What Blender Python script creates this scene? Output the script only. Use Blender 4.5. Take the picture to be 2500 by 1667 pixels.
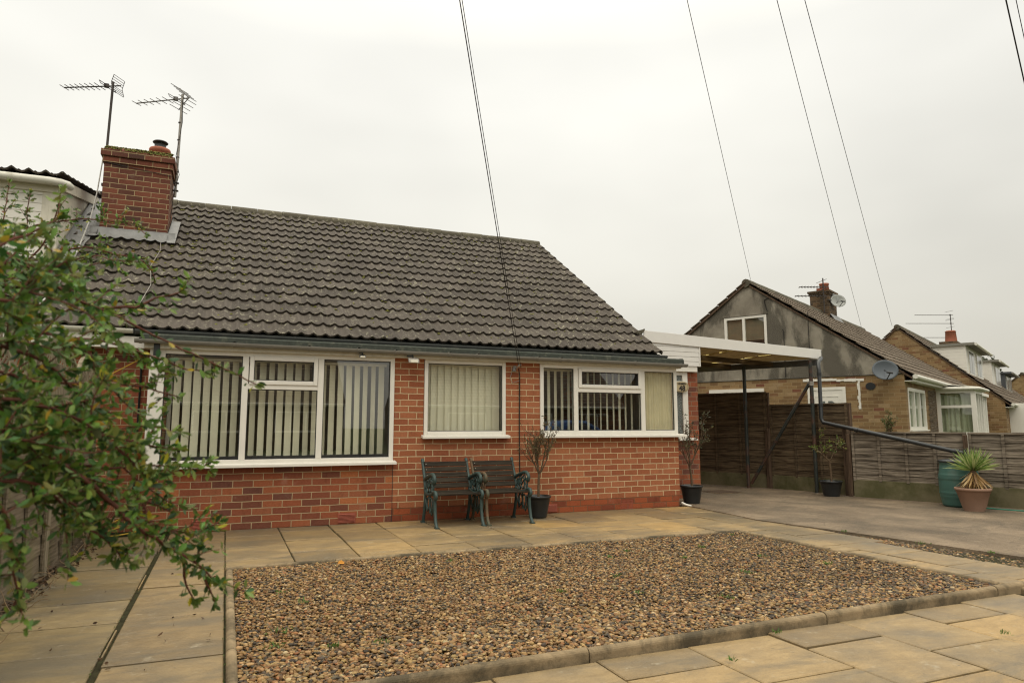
import bpy, bmesh, math, random
import numpy as np
from mathutils import Vector, Matrix
random.seed(7); rng = np.random.default_rng(11)
for o in list(bpy.data.objects): bpy.data.objects.remove(o)
S = bpy.context.scene; COL = S.collection
R = math.radians

# ------------------------------------------------------------------ camera
cam = bpy.data.cameras.new('camera'); cam.lens = 24; cam.sensor_width = 36
cam.clip_start = 0.05; cam.clip_end = 2000
cam.dof.use_dof = True; cam.dof.focus_distance = 9.5; cam.dof.aperture_fstop = 6.3
camo = bpy.data.objects.new('camera', cam); COL.objects.link(camo)
camo.location = (0, 0, 1.2); camo.rotation_euler = (R(90 + 7.08), 0, R(-22.6))
S.camera = camo
# ------------------------------------------------------------------ world: overcast sky
SUN_EL, SUN_AZ = 48, 205
w = bpy.data.worlds.new('World'); S.world = w; w.use_nodes = True
nt = w.node_tree; nt.nodes.clear()
def nn(nt, t, **k):
    n = nt.nodes.new(t)
    for a, b in k.items(): setattr(n, a, b)
    return n
out = nn(nt, 'ShaderNodeOutputWorld'); bg = nn(nt, 'ShaderNodeBackground'); bg.inputs[1].default_value = 0.1
sky = nn(nt, 'ShaderNodeTexSky', sky_type='NISHITA', sun_disc=False, sun_elevation=R(SUN_EL), sun_rotation=R(SUN_AZ))
sky.dust_density = 5; sky.air_density = 1.5
tc = nn(nt, 'ShaderNodeTexCoord'); sep = nn(nt, 'ShaderNodeSeparateXYZ'); nt.links.new(tc.outputs['Generated'], sep.inputs[0])
grad = nn(nt, 'ShaderNodeValToRGB')                    # cloud deck: dimmer at the horizon, brighter overhead
e = grad.color_ramp.elements
e[0].position = 0.0; e[0].color = (6.3, 6.0, 5.1, 1)
e[1].position = 1.0; e[1].color = (25.5, 24.2, 20.8, 1)
for p, c in ((0.12, (7.0, 6.75, 5.95)), (0.3, (8.3, 8.1, 7.35)), (0.5, (9.3, 9.15, 8.5)), (0.62, (13.5, 13.0, 11.5)), (0.8, (23.0, 21.8, 18.8))):
    x = e.new(p); x.color = c + (1,)
nt.links.new(sep.outputs[2], grad.inputs[0])
mp = nn(nt, 'ShaderNodeMapping'); mp.inputs['Scale'].default_value = (1.1, 1.1, 2.6); nt.links.new(tc.outputs['Generated'], mp.inputs[0])
cn = nn(nt, 'ShaderNodeTexNoise'); cn.inputs['Scale'].default_value = 1.5; cn.inputs['Detail'].default_value = 3.5; cn.inputs['Roughness'].default_value = 0.5
nt.links.new(mp.outputs[0], cn.inputs['Vector'])
cr = nn(nt, 'ShaderNodeMapRange'); cr.inputs[1].default_value = 0.3; cr.inputs[2].default_value = 0.7; cr.inputs[3].default_value = 0.86; cr.inputs[4].default_value = 1.08
nt.links.new(cn.outputs[0], cr.inputs[0])
mul = nn(nt, 'ShaderNodeVectorMath', operation='SCALE'); nt.links.new(grad.outputs[0], mul.inputs[0]); nt.links.new(cr.outputs[0], mul.inputs[3])
mx = nn(nt, 'ShaderNodeMix', data_type='RGBA'); mx.inputs[0].default_value = 0.94
nt.links.new(sky.outputs[0], mx.inputs[6]); nt.links.new(mul.outputs[0], mx.inputs[7])
nt.links.new(mx.outputs[2], bg.inputs[0]); nt.links.new(bg.outputs[0], out.inputs[0])
sl = bpy.data.lights.new('sun', 'SUN'); sl.energy = 0.5; sl.angle = R(25); sl.color = (1, 0.95, 0.86)
so = bpy.data.objects.new('sun', sl); COL.objects.link(so); so.location = (0, -5, 20)
so.rotation_euler = (R(90 - SUN_EL), 0, R(180 - SUN_AZ))
S.view_settings.view_transform = 'Standard'; S.view_settings.look = 'None'; S.view_settings.exposure = 0.16; S.view_settings.gamma = 1
S.render.engine = 'CYCLES'; S.cycles.max_bounces = 6; S.cycles.filter_width = 1.2; S.cycles.pixel_filter_type = 'BLACKMAN_HARRIS'; S.cycles.transparent_max_bounces = 12

# ------------------------------------------------------------------ helpers
ROOT = {}
class MB:
    def __init__(s): s.v = []; s.f = []; s.uv = []; s.sm = []; s.tint = []
    def add(s, vs, fs, uvs=None, smooth=False, tint=0.5):
        b = len(s.v); s.v += [tuple(x) for x in vs]
        for i, f in enumerate(fs):
            s.f.append(tuple(b + k for k in f)); s.uv.append(uvs[i] if uvs else None); s.sm.append(smooth); s.tint.append(tint)
    def box(s, x0, x1, y0, y1, z0, z1, tint=0.5):
        v = [(x0,y0,z0),(x1,y0,z0),(x1,y1,z0),(x0,y1,z0),(x0,y0,z1),(x1,y0,z1),(x1,y1,z1),(x0,y1,z1)]
        s.add(v, [(0,3,2,1),(4,5,6,7),(0,1,5,4),(1,2,6,5),(2,3,7,6),(3,0,4,7)], tint=tint); return s
    def beam(s, a, b, w, h, up=(0,0,1), tint=0.5):
        a = Vector(a); b = Vector(b); d = (b - a).normalized(); u = Vector(up)
        side = d.cross(u)
        if side.length < 1e-4: side = d.cross(Vector((1,0,0)))
        side.normalize(); u = side.cross(d).normalized()
        v = []
        for p in (a, b):
            for sx, sy in ((-1,-1),(1,-1),(1,1),(-1,1)): v.append(p + side * sx * w / 2 + u * sy * h / 2)
        s.add(v, [(0,1,2,3),(7,6,5,4),(0,4,5,1),(1,5,6,2),(2,6,7,3),(3,7,4,0)], tint=tint); return s
    def tube(s, pts, r, n=8, r1=None, cap=True, flat=None, tint=0.5):
        pts = [Vector(p) for p in pts]; m = len(pts); v = []; prev = None
        for i, p in enumerate(pts):
            d = (pts[min(i+1, m-1)] - pts[max(i-1, 0)]).normalized()
            if prev is None:
                a = d.orthogonal().normalized() if flat is None else (Vector(flat) - d * d.dot(Vector(flat))).normalized()
            else:
                a = (prev - d * d.dot(prev)).normalized()
            prev = a; b = d.cross(a)
            rr = r if r1 is None else r + (r1 - r) * i / (m - 1)
            if isinstance(rr, tuple): ra, rb = rr
            else: ra = rb = rr
            for k in range(n):
                t = 2 * math.pi * k / n; v.append(p + a * math.cos(t) * ra + b * math.sin(t) * rb)
        f = []
        for i in range(m - 1):
            for k in range(n):
                f.append((i*n+k, i*n+(k+1)%n, (i+1)*n+(k+1)%n, (i+1)*n+k))
        s.add(v, f, smooth=True, tint=tint)
        if cap:
            s.add(v[:n], [tuple(reversed(range(n)))], tint=tint); s.add(v[-n:], [tuple(range(n))], tint=tint)
        return s
    def lathe(s, prof, c, n=28, smooth=True, tint=0.5):
        v = []; f = []
        for r, z in prof:
            for k in range(n):
                t = 2 * math.pi * k / n; v.append((c[0] + r*math.cos(t), c[1] + r*math.sin(t), c[2] + z))
        for i in range(len(prof) - 1):
            for k in range(n): f.append((i*n+k, i*n+(k+1)%n, (i+1)*n+(k+1)%n, (i+1)*n+k))
        s.add(v, f, smooth=smooth, tint=tint); return s
    def poly(s, pts, thick=None, tint=0.5):
        pts = [Vector(p) for p in pts]; n = len(pts)
        if thick is None: s.add(pts, [tuple(range(n))], tint=tint); return s
        t = Vector(thick); v = pts + [p + t for p in pts]
        f = [tuple(reversed(range(n))), tuple(range(n, 2*n))] + [(i, (i+1)%n, n+(i+1)%n, n+i) for i in range(n)]
        s.add(v, f, tint=tint); return s
    def build(s, name, mat, parent=None, bevel=0, seg=2, loc=None, autosm=False):
        off = Vector((0,0,0))
        if parent is not None:
            q = parent
            while q.parent: q = q.parent
            off = ROOT.get(q.name, Vector((0,0,0)))
        elif loc is not None: off = Vector(loc)
        me = bpy.data.meshes.new(name)
        me.from_pydata([(x-off.x, y-off.y, z-off.z) for x, y, z in s.v], [], s.f)
        uvl = me.uv_layers.new(name='UVMap'); V = s.v; data = []
        for f, u in zip(s.f, s.uv):
            if u: data += [c for q in u for c in q]; continue
            p0, p1, p2 = V[f[0]], V[f[1]], V[f[2]]
            a = [p1[i]-p0[i] for i in range(3)]; b = [p2[i]-p0[i] for i in range(3)]
            nx = abs(a[1]*b[2]-a[2]*b[1]); ny = abs(a[2]*b[0]-a[0]*b[2]); nz = abs(a[0]*b[1]-a[1]*b[0])
            for k in f:
                p = V[k]
                data += ([p[0], p[1]] if nz >= nx and nz >= ny else ([p[1], p[2]] if nx > ny else [p[0], p[2]]))
        uvl.data.foreach_set('uv', data)
        me.polygons.foreach_set('use_smooth', s.sm)
        at = me.attributes.new('tint', 'FLOAT', 'FACE'); at.data.foreach_set('value', s.tint)
        me.materials.append(mat); me.validate()
        o = bpy.data.objects.new(name, me); COL.objects.link(o)
        if parent is not None: o.parent = parent
        else:
            o.location = off; ROOT[o.name] = off
        if bevel:
            m = o.modifiers.new('bevel', 'BEVEL'); m.width = bevel; m.segments = seg; m.limit_method = 'ANGLE'; m.angle_limit = R(50)
        return o
def tag(o, label=None, cat=None, group=None, kind=None):
    if label: o['label'] = label
    if cat: o['category'] = cat
    if group: o['group'] = group
    if kind: o['kind'] = kind
    return o
def thing(name, label, cat, loc=(0,0,0), group=None):
    o = bpy.data.objects.new(name, None); o.empty_display_size = 0.1; COL.objects.link(o); o.location = loc; ROOT[o.name] = Vector(loc)
    return tag(o, label, cat, group)
def copy_tree(o, parent=None):
    c = o.copy(); COL.objects.link(c); c.parent = parent
    for ch in list(o.children): copy_tree(ch, c)
    return c
def fastmesh(name, verts, faces_n, idx, mat, cols=None, smooth=False):
    """verts (N,3), idx flat loops with faces_n verts each"""
    me = bpy.data.meshes.new(name); nf = len(idx) // faces_n
    me.vertices.add(len(verts)); me.vertices.foreach_set('co', np.asarray(verts, np.float32).ravel())
    me.loops.add(len(idx)); me.loops.foreach_set('vertex_index', np.asarray(idx, np.int32))
    me.polygons.add(nf); me.polygons.foreach_set('loop_start', np.arange(0, nf*faces_n, faces_n, dtype=np.int32))
    try: me.polygons.foreach_set('loop_total', np.full(nf, faces_n, np.int32))
    except Exception: pass
    me.update(calc_edges=True)
    me.polygons.foreach_set('use_smooth', np.full(nf, smooth))
    if cols is not None:
        a = me.color_attributes.new('Col', 'FLOAT_COLOR', 'POINT')
        a.data.foreach_set('color', np.hstack([cols, np.ones((len(cols), 1))]).astype(np.float32).ravel())
    me.materials.append(mat); me.validate(); return me

# ------------------------------------------------------------------ materials
class M:
    def __init__(s, name, rough=0.6, spec=0.4, metal=0.0):
        s.m = bpy.data.materials.new(name); s.m.use_nodes = True; s.nt = s.m.node_tree
        s.b = s.nt.nodes['Principled BSDF']; s.b.inputs['Roughness'].default_value = rough
        s.b.inputs['Specular IOR Level'].default_value = spec; s.b.inputs['Metallic'].default_value = metal
        s.tc = s.n('ShaderNodeTexCoord')
    def n(s, t, **k): return nn(s.nt, t, **k)
    def l(s, a, b): s.nt.links.new(a, b)
    def noise(s, scale, detail=4, rough=0.55, vec=None, stretch=None, dist=0):
        n = s.n('ShaderNodeTexNoise'); n.inputs['Scale'].default_value = scale; n.inputs['Detail'].default_value = detail
        n.inputs['Roughness'].default_value = rough; n.inputs['Distortion'].default_value = dist
        v = vec if vec is not None else s.tc.outputs['Object']
        if stretch:
            mp = s.n('ShaderNodeMapping'); mp.inputs['Scale'].default_value = stretch; s.l(v, mp.inputs[0]); v = mp.outputs[0]
        s.l(v, n.inputs['Vector']); return n.outputs[0]
    def rng(s, v, a, b, c=0, d=1):
        m = s.n('ShaderNodeMapRange'); s.l(v, m.inputs[0])
        for i, x in enumerate((a, b, c, d)): m.inputs[i+1].default_value = x
        return m.outputs[0]
    def ramp(s, v, stops, const=False):
        r = s.n('ShaderNodeValToRGB'); s.l(v, r.inputs[0]); e = r.color_ramp.elements
        if const: r.color_ramp.interpolation = 'CONSTANT'
        e[0].position = stops[0][0]; e[0].color = tuple(stops[0][1]) + (1,)
        e[1].position = stops[-1][0]; e[1].color = tuple(stops[-1][1]) + (1,)
        for p, c in stops[1:-1]: x = e.new(p); x.color = tuple(c) + (1,)
        return r.outputs[0]
    def mix(s, f, a, b, blend='MIX'):
        m = s.n('ShaderNodeMix', data_type='RGBA', blend_type=blend)
        for i, x in ((0, f), (6, a), (7, b)):
            if isinstance(x, (int, float)): m.inputs[i].default_value = x
            elif isinstance(x, tuple): m.inputs[i].default_value = x + (1,)
            else: s.l(x, m.inputs[i])
        return m.outputs[2]
    def math(s, op, a, b=0.0):
        m = s.n('ShaderNodeMath', operation=op)
        for i, x in enumerate((a, b)):
            if isinstance(x, (int, float)): m.inputs[i].default_value = x
            else: s.l(x, m.inputs[i])
        return m.outputs[0]
    def attr(s, name, out='Fac'): a = s.n('ShaderNodeAttribute'); a.attribute_name = name; return a.outputs[out]
    def color(s, c):
        if isinstance(c, tuple): s.b.inputs['Base Color'].default_value = c + (1,)
        else: s.l(c, s.b.inputs['Base Color'])
        return s
    def rough(s, v): s.l(v, s.b.inputs['Roughness']); return s
    def bump(s, h, strength=0.5, dist=0.01, normal=None):
        b = s.n('ShaderNodeBump'); b.inputs['Strength'].default_value = strength; b.inputs['Distance'].default_value = dist
        s.l(h, b.inputs['Height'])
        if normal is not None: s.l(normal, b.inputs['Normal'])
        s.l(b.outputs[0], s.b.inputs['Normal']); return b.outputs[0]

def brick_mat(name, tones, mortar, mort_dirt=0.35, bw=0.225, bh=0.0815, ms=0.0056, stain=0.3, offx=0.0):
    m = M(name, 0.85, 0.25); uv = m.n('ShaderNodeMapping'); uv.inputs['Location'].default_value = (offx, 0, 0)
    m.l(m.tc.outputs['UV'], uv.inputs[0])
    wob = m.noise(9, 3, vec=uv.outputs[0]); wv = m.n('ShaderNodeVectorMath', operation='SCALE')
    nz = m.n('ShaderNodeTexNoise'); nz.inputs['Scale'].default_value = 7; m.l(uv.outputs[0], nz.inputs[0])
    m.l(nz.outputs[1], wv.inputs[0]); wv.inputs[3].default_value = 0.009
    va = m.n('ShaderNodeVectorMath', operation='ADD'); m.l(uv.outputs[0], va.inputs[0]); m.l(wv.outputs[0], va.inputs[1])
    b = m.n('ShaderNodeTexBrick'); b.offset = 0.5; m.l(va.outputs[0], b.inputs['Vector'])
    for k, v in (('Scale', 1), ('Mortar Size', ms), ('Mortar Smooth', 0.25), ('Bias', 0.0), ('Brick Width', bw), ('Row Height', bh)): b.inputs[k].default_value = v
    b.inputs['Color1'].default_value = (0,0,0,1); b.inputs['Color2'].default_value = (1,1,1,1); b.inputs['Mortar'].default_value = (0.5,0.5,0.5,1)
    tone = m.ramp(b.outputs[0], tones, const=True)
    f1 = m.noise(38, 5, 0.7, vec=uv.outputs[0], stretch=(1, 2.2, 1))
    tone = m.mix(m.rng(f1, 0.32, 0.66, 0, 0.7), tone, m.mix(1.0, tone, (0.62, 0.55, 0.5), 'MULTIPLY'))
    f2 = m.noise(1.3, 4, 0.6)
    tone = m.mix(m.rng(f2, 0.5, 0.8, 0, stain), tone, m.mix(1.0, tone, (0.5, 0.45, 0.42), 'MULTIPLY'))
    f3 = m.noise(3.1, 5, 0.65)
    tone = m.mix(m.rng(f3, 0.62, 0.8, 0, 0.35), tone, (0.42, 0.33, 0.25))
    f4 = m.noise(6.5, 5, 0.7, stretch=(1, 1, 0.5))
    tone = m.mix(m.rng(f4, 0.56, 0.72, 0, 0.5), tone, m.mix(1.0, tone, (0.48,0.44,0.42), 'MULTIPLY'))
    mo = m.mix(m.rng(m.noise(14, 4, 0.7), 0.4, 0.7, 0, mort_dirt), mortar, tuple(c*0.45 for c in mortar))
    fac = b.outputs['Fac']
    m.color(m.mix(fac, tone, mo))
    h = m.math('SUBTRACT', m.math('MULTIPLY', f1, 0.35), fac)
    m.bump(h, 0.8, 0.006); return m.m

T_RED = [(0, (0.19,0.068,0.042)), (0.14, (0.31,0.095,0.045)), (0.3, (0.24,0.078,0.043)), (0.45, (0.35,0.115,0.052)), (0.58, (0.28,0.09,0.047)), (0.72, (0.165,0.066,0.046)), (0.82, (0.32,0.115,0.057)), (0.95, (0.43,0.15,0.06))]
T_ORG = [(0, (0.34,0.118,0.054)), (0.2, (0.39,0.145,0.068)), (0.4, (0.315,0.105,0.05)), (0.6, (0.40,0.155,0.075)), (0.8, (0.36,0.125,0.058)), (0.95, (0.44,0.175,0.08))]
T_YEL = [(0, (0.25,0.165,0.078)), (0.2, (0.31,0.215,0.11)), (0.4, (0.21,0.13,0.062)), (0.6, (0.29,0.19,0.09)), (0.78, (0.22,0.12,0.06)), (0.88, (0.34,0.24,0.13)), (0.96, (0.20,0.085,0.05))]
T_BRN = [(0, (0.10,0.07,0.042)), (0.3, (0.14,0.09,0.05)), (0.6, (0.08,0.058,0.038)), (0.85, (0.17,0.11,0.06))]
m_brick = brick_mat('brick_old_red', T_RED, (0.42,0.31,0.18), mort_dirt=.3)
m_brick2 = brick_mat('brick_orange', T_ORG, (0.60,0.47,0.28), stain=0.22, offx=0.05)
m_brick_side = brick_mat('brick_pillar', T_RED, (0.28,0.19,0.12), offx=0.1)
m_brick_ch = brick_mat('brick_chimney', [(0,(0.13,0.052,0.036)),(0.25,(0.19,0.065,0.04)),(0.5,(0.155,0.056,0.038)),(0.75,(0.215,0.075,0.045)),(0.92,(0.10,0.05,0.038))], (0.38,0.29,0.16), stain=0.6)
m_brick_y = brick_mat('brick_buff', T_YEL, (0.33,0.24,0.13), stain=0.5)
m_brick_b = brick_mat('brick_brown', T_BRN, (0.2,0.15,0.1))

def plain(name, c, rough=0.6, spec=0.4, metal=0, n=0.15, ns=6, bump=0, bs=60, dirt=None, dirt_s=3, dirt_a=(0.55,0.75)):
    m = M(name, rough, spec, metal); f = m.noise(ns, 5, 0.6)
    col = m.mix(m.rng(f, 0.3, 0.7), tuple(x*(1-n) for x in c), tuple(min(1, x*(1+n)) for x in c))
    if dirt: col = m.mix(m.rng(m.noise(dirt_s, 6, 0.65), dirt_a[0], dirt_a[1], 0, 0.8), col, dirt)
    m.color(col)
    if bump: m.bump(m.noise(bs, 4, 0.6), bump, 0.004)
    return m.m
m_upvc = plain('white_upvc', (0.72,0.69,0.62), 0.35, 0.5, n=0.03, dirt=(0.5,0.46,0.38), dirt_s=4, dirt_a=(0.62,0.9))
m_upvc_old = plain('aged_white_paint', (0.62,0.58,0.48), 0.5, 0.4, n=0.06, dirt=(0.3,0.28,0.2), dirt_s=5, dirt_a=(0.55,0.8))
m_fascia = plain('white_fascia_board', (0.70,0.68,0.64), 0.4, 0.4, n=0.03, dirt=(0.52,0.5,0.45), dirt_s=2.5, dirt_a=(0.6,0.85))
m_gutter_grey = plain('grey_gutter_plastic', (0.21,0.20,0.175), 0.45, 0.4, n=0.12, dirt=(0.14,0.13,0.11), dirt_s=6)
m_gutter_black = plain('dark_gutter_plastic', (0.075,0.08,0.078), 0.4, 0.45, n=0.15, dirt=(0.16,0.15,0.13), dirt_s=8)
m_gutter_white = plain('white_gutter_plastic', (0.66,0.64,0.56), 0.4, 0.4, n=0.04, dirt=(0.3,0.28,0.2), dirt_s=6, dirt_a=(0.55,0.75))
m_black = plain('black_plastic', (0.018,0.02,0.021), 0.35, 0.5, n=0.15)
m_dark = plain('dark_hardware', (0.03,0.03,0.03), 0.5, 0.4)
m_felt = plain('green_mineral_felt', (0.046,0.052,0.043), 0.9, 0.2, n=0.25, ns=20, bump=0.6, bs=150, dirt=(0.15,0.15,0.11), dirt_s=8)
m_lead = plain('lead_flashing', (0.20,0.20,0.195), 0.5, 0.5, n=0.2, ns=8, bump=0.5, bs=18, dirt=(0.34,0.33,0.3), dirt_s=5)
m_blind = plain('cream_blind_fabric', (0.78,0.73,0.57), 0.85, 0.2, n=0.05, ns=3)
m_curtain = plain('cream_curtain_fabric', (0.70,0.62,0.43), 0.9, 0.2, n=0.08, ns=5)
m_room = plain('room_interior_plaster', (0.30,0.28,0.24), 0.9, 0.1)
m_terra_pot = plain('terracotta_chimney_pot', (0.36,0.13,0.08), 0.8, 0.2, n=0.1, dirt=(0.22,0.14,0.09), dirt_s=7)
m_steel = plain('weathered_steel', (0.30,0.28,0.25), 0.5, 0.5, 0.4, n=0.2, dirt=(0.20,0.13,0.08), dirt_s=9)
m_alu = plain('dull_aluminium', (0.16,0.15,0.14), 0.5, 0.5, 0.3, n=0.2, dirt=(0.12,0.08,0.06), dirt_s=9)
m_darkiron = plain('dark_aerial_metal', (0.055,0.045,0.04), 0.6, 0.4, 0.2)
m_wire = plain('black_cable', (0.02,0.018,0.016), 0.6, 0.3)
m_wire_white = plain('white_cable', (0.55,0.54,0.5), 0.5, 0.3)
m_yellow = plain('yellow_cable', (0.55,0.36,0.03), 0.5, 0.4)
m_green_hose = plain('green_hose', (0.02,0.16,0.11), 0.4, 0.5)
m_soil = plain('dark_soil', (0.055,0.042,0.028), 0.95, 0.1, n=0.4, ns=12, bump=1, bs=50)
m_ground = plain('rough_grass_ground', (0.07,0.085,0.035), 0.95, 0.1, n=0.4, ns=3, bump=0.8, bs=20)
m_render = None

def render_mat():
    m = M('pebbledash_render', 0.95, 0.15)
    base = m.mix(m.rng(m.noise(2.0, 5, 0.6), 0.35, 0.65), (0.19,0.165,0.128), (0.31,0.28,0.222))
    st = m.noise(1.5, 6, 0.62, stretch=(1, 1, 0.42), dist=.3)
    base = m.mix(m.rng(st, 0.47, 0.56, 0, 0.85), base, (0.062,0.055,0.042))
    base = m.mix(m.rng(m.noise(70, 3, 0.7), 0.45, 0.7, 0, 0.5), base, (0.34,0.31,0.26))
    m.color(base); m.bump(m.noise(90, 3, 0.7), 1.0, 0.012); return m.m
m_render = render_mat()

def slab_mat(name, cols, dark, wet=0.5):
    m = M(name, 0.6, 0.4); t = m.attr('tint')
    base = m.ramp(t, cols)
    riv = m.noise(6.0, 8, 0.72, stretch=(1, 1.9, 1), dist=0.5)
    base = m.mix(m.rng(riv, 0.36, 0.62, 0, 0.65), base, m.mix(1.0, base, (0.62,0.60,0.56), 'MULTIPLY'))
    big = m.noise(0.9, 5, 0.6)
    base = m.mix(m.rng(big, 0.46, 0.68, 0, dark), base, (0.10,0.088,0.066))
    spot = m.noise(26, 4, 0.7)
    base = m.mix(m.rng(spot, 0.62, 0.72, 0, 0.6), base, (0.09,0.08,0.06))
    pale = m.noise(7.3, 5, 0.7)
    base = m.mix(m.rng(pale, 0.60, 0.74, 0, 0.45), base, (0.5,0.45,0.34))
    band = m.noise(1.0, 5, 0.6, stretch=(1.1, 3.2, 1), dist=0.8)
    base = m.mix(m.rng(band, 0.48, 0.66, 0, 0.6), base, (0.115,0.10,0.072))
    ln = m.noise(1.0, 6, 0.7, stretch=(1.5, 26, 1), dist=0.4)
    base = m.mix(m.rng(ln, 0.60, 0.68, 0, 0.45), base, (0.10,0.085,0.058))
    grit = m.noise(75, 4, 0.8)
    base = m.mix(m.rng(grit, 0.5, 0.7, 0, 0.35), base, m.mix(1.0, base, (0.5,0.46,0.4), 'MULTIPLY'))
    m.color(base); m.rough(m.rng(big, 0.35, 0.7, 0.55, 0.38))
    h = m.math('ADD', m.math('MULTIPLY', riv, 1.0), m.math('MULTIPLY', m.noise(60, 3), 0.12))
    m.bump(h, 0.9, 0.008); return m.m
m_slab = slab_mat('sandstone_slab', [(0,(0.23,0.162,0.08)),(0.5,(0.325,0.228,0.108)),(0.85,(0.36,0.252,0.12)),(1,(0.43,0.275,0.10))], 0.7)
m_slab_l = slab_mat('damp_sandstone_slab', [(0,(0.20,0.145,0.065)),(0.5,(0.27,0.20,0.095)),(1,(0.31,0.23,0.115))], 0.95)
m_joint = plain('mossy_joint', (0.035,0.032,0.016), 0.95, 0.1, n=0.4, ns=15, dirt=(0.05,0.06,0.02), dirt_s=10)

def edging_mat():
    m = M('weathered_concrete_edging', 0.85, 0.2)
    base = m.mix(m.rng(m.noise(6, 5, 0.6), 0.3, 0.7), (0.17,0.128,0.075), (0.31,0.23,0.135))
    base = m.mix(m.rng(m.noise(2.6, 6, 0.75, dist=0.5), 0.46, 0.62, 0, 0.85), base, (0.055,0.046,0.03))
    m.color(base); m.bump(m.noise(45, 5, 0.7), 0.8, 0.006); return m.m
m_edge = edging_mat()
def concrete_mat():
    m = M('driveway_concrete', 0.75, 0.3)
    base = m.mix(m.rng(m.noise(1.4, 6, 0.62, stretch=(1,0.55,1)), 0.3, 0.7), (0.085,0.062,0.039), (0.27,0.202,0.132))
    base = m.mix(m.rng(m.noise(0.8, 6, 0.65, dist=1), 0.46, 0.62, 0, 0.75), base, (0.085,0.066,0.044))
    base = m.mix(m.rng(m.noise(5, 6, 0.7, stretch=(0.5,3,1)), 0.58, 0.72, 0, 0.6), base, (0.34,0.26,0.165))
    base = m.mix(m.rng(m.noise(110, 3, 0.7), 0.55, 0.75, 0, 0.6), base, (0.40,0.34,0.27))
    v = m.n('ShaderNodeTexVoronoi', feature='DISTANCE_TO_EDGE'); v.inputs['Scale'].default_value = 0.55
    nz = m.n('ShaderNodeTexNoise'); nz.inputs['Scale'].default_value = 1.6; nz.inputs['Detail'].default_value = 5; m.l(m.tc.outputs['Object'], nz.inputs[0])
    va = m.n('ShaderNodeVectorMath', operation='ADD'); m.l(m.tc.outputs['Object'], va.inputs[0]); m.l(nz.outputs[1], va.inputs[1]); m.l(va.outputs[0], v.inputs[0])
    base = m.mix(m.rng(v.outputs[0], 0.0, 0.006, 0.45, 0), base, (0.04,0.035,0.025))
    base = m.mix(m.rng(m.noise(28, 6, 0.8), 0.5, 0.66, 0, 0.6), base, m.mix(1.0, base, (0.42,0.4,0.38), 'MULTIPLY'))
    m.color(base); m.bump(m.noise(55, 5, 0.75), 1.0, 0.01); return m.m
m_conc = concrete_mat()
def tile_mat(name, base_a, base_b, lich=1.0):
    m = M(name, 0.8, 0.3); t = m.attr('tint')
    base = m.mix(t, base_a, base_b)
    base = m.mix(m.rng(m.noise(18, 5, 0.7), 0.35, 0.7, 0, 0.5), base, m.mix(1.0, base, (0.6,0.6,0.58), 'MULTIPLY'))
    zone = m.rng(m.noise(0.9, 4, 0.6), 0.4, 0.68)
    lic = m.noise(13, 6, 0.78)
    lf = m.math('MULTIPLY', m.rng(lic, 0.565, 0.63, 0, 0.9*lich), m.rng(zone, 0, 1, 0.5, 1))
    base = m.mix(lf, base, (0.33,0.31,0.22))
    mo = m.math('MULTIPLY', m.rng(m.noise(9, 6, 0.75), 0.6, 0.72, 0, 0.8*lich), zone)
    base = m.mix(mo, base, (0.10,0.105,0.035))
    m.color(base); m.bump(m.math('ADD', m.noise(50, 4, 0.7), m.math('MULTIPLY', lic, 0.8)), 0.5, 0.006); return m.m
m_tile = tile_mat('concrete_roof_tile', (0.052,0.042,0.033), (0.092,0.076,0.061), 1.15)
m_tile2 = tile_mat('brown_roof_tile', (0.10,0.075,0.052), (0.145,0.11,0.078), 0.6)
m_ridge = tile_mat('ridge_tile', (0.085,0.075,0.052), (0.13,0.115,0.08), 1.2)
def moss_mat(name, a, b):
    m = M(name, 0.95, 0.1); m.color(m.mix(m.rng(m.noise(40, 4), 0.3, 0.7), a, b)); m.bump(m.noise(80, 3), 1, 0.01); return m.m
m_moss = moss_mat('moss', (0.05,0.055,0.012), (0.19,0.18,0.045))
def wood_mat(name, a, b, green=0.0, rough=0.85, str_=(1.2, 1.2, 22)):
    m = M(name, rough, 0.2); t = m.attr('tint')
    g = m.noise(2.2, 6, 0.65, stretch=str_, dist=0.4)
    base = m.mix(m.rng(g, 0.36, 0.66), a, b)
    base = m.mix(m.rng(t, 0, 1, 0.45, 0), base, m.mix(1.0, base, (0.45,0.45,0.45), 'MULTIPLY'))
    base = m.mix(m.rng(m.noise(1.6, 5, 0.6), 0.5, 0.75, 0, 0.5), base, m.mix(1.0, base, (0.4,0.36,0.3), 'MULTIPLY'))
    if green: base = m.mix(m.rng(m.noise(1.3, 5, 0.6), 0.48, 0.66, 0, green), base, (0.13,0.14,0.035))
    m.color(base); m.bump(g, 0.6, 0.004); return m.m
m_fence = wood_mat('weathered_fence_board', (0.05,0.038,0.027), (0.33,0.275,0.21))
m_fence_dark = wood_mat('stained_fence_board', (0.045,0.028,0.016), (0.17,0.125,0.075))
m_fence_l = wood_mat('mossy_fence_board', (0.10,0.08,0.05), (0.25,0.2,0.14), 0.75, str_=(8,1.2,22))
m_trellis = wood_mat('trellis_wood', (0.16,0.13,0.085), (0.33,0.28,0.20), 0.25, str_=(8,8,1.2))
m_gravelboard = plain('concrete_gravel_board', (0.15,0.13,0.075), 0.9, 0.2, n=0.25, ns=2, bump=0.5, bs=40, dirt=(0.06,0.06,0.022), dirt_s=1.6, dirt_a=(0.42,0.62))
m_post = wood_mat('brown_fence_post', (0.06,0.038,0.025), (0.15,0.10,0.065), str_=(20,20,1.2))
m_bench = wood_mat('weathered_bench_slat', (0.022,0.017,0.012), (0.062,0.05,0.034), str_=(1.2,22,22))
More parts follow.
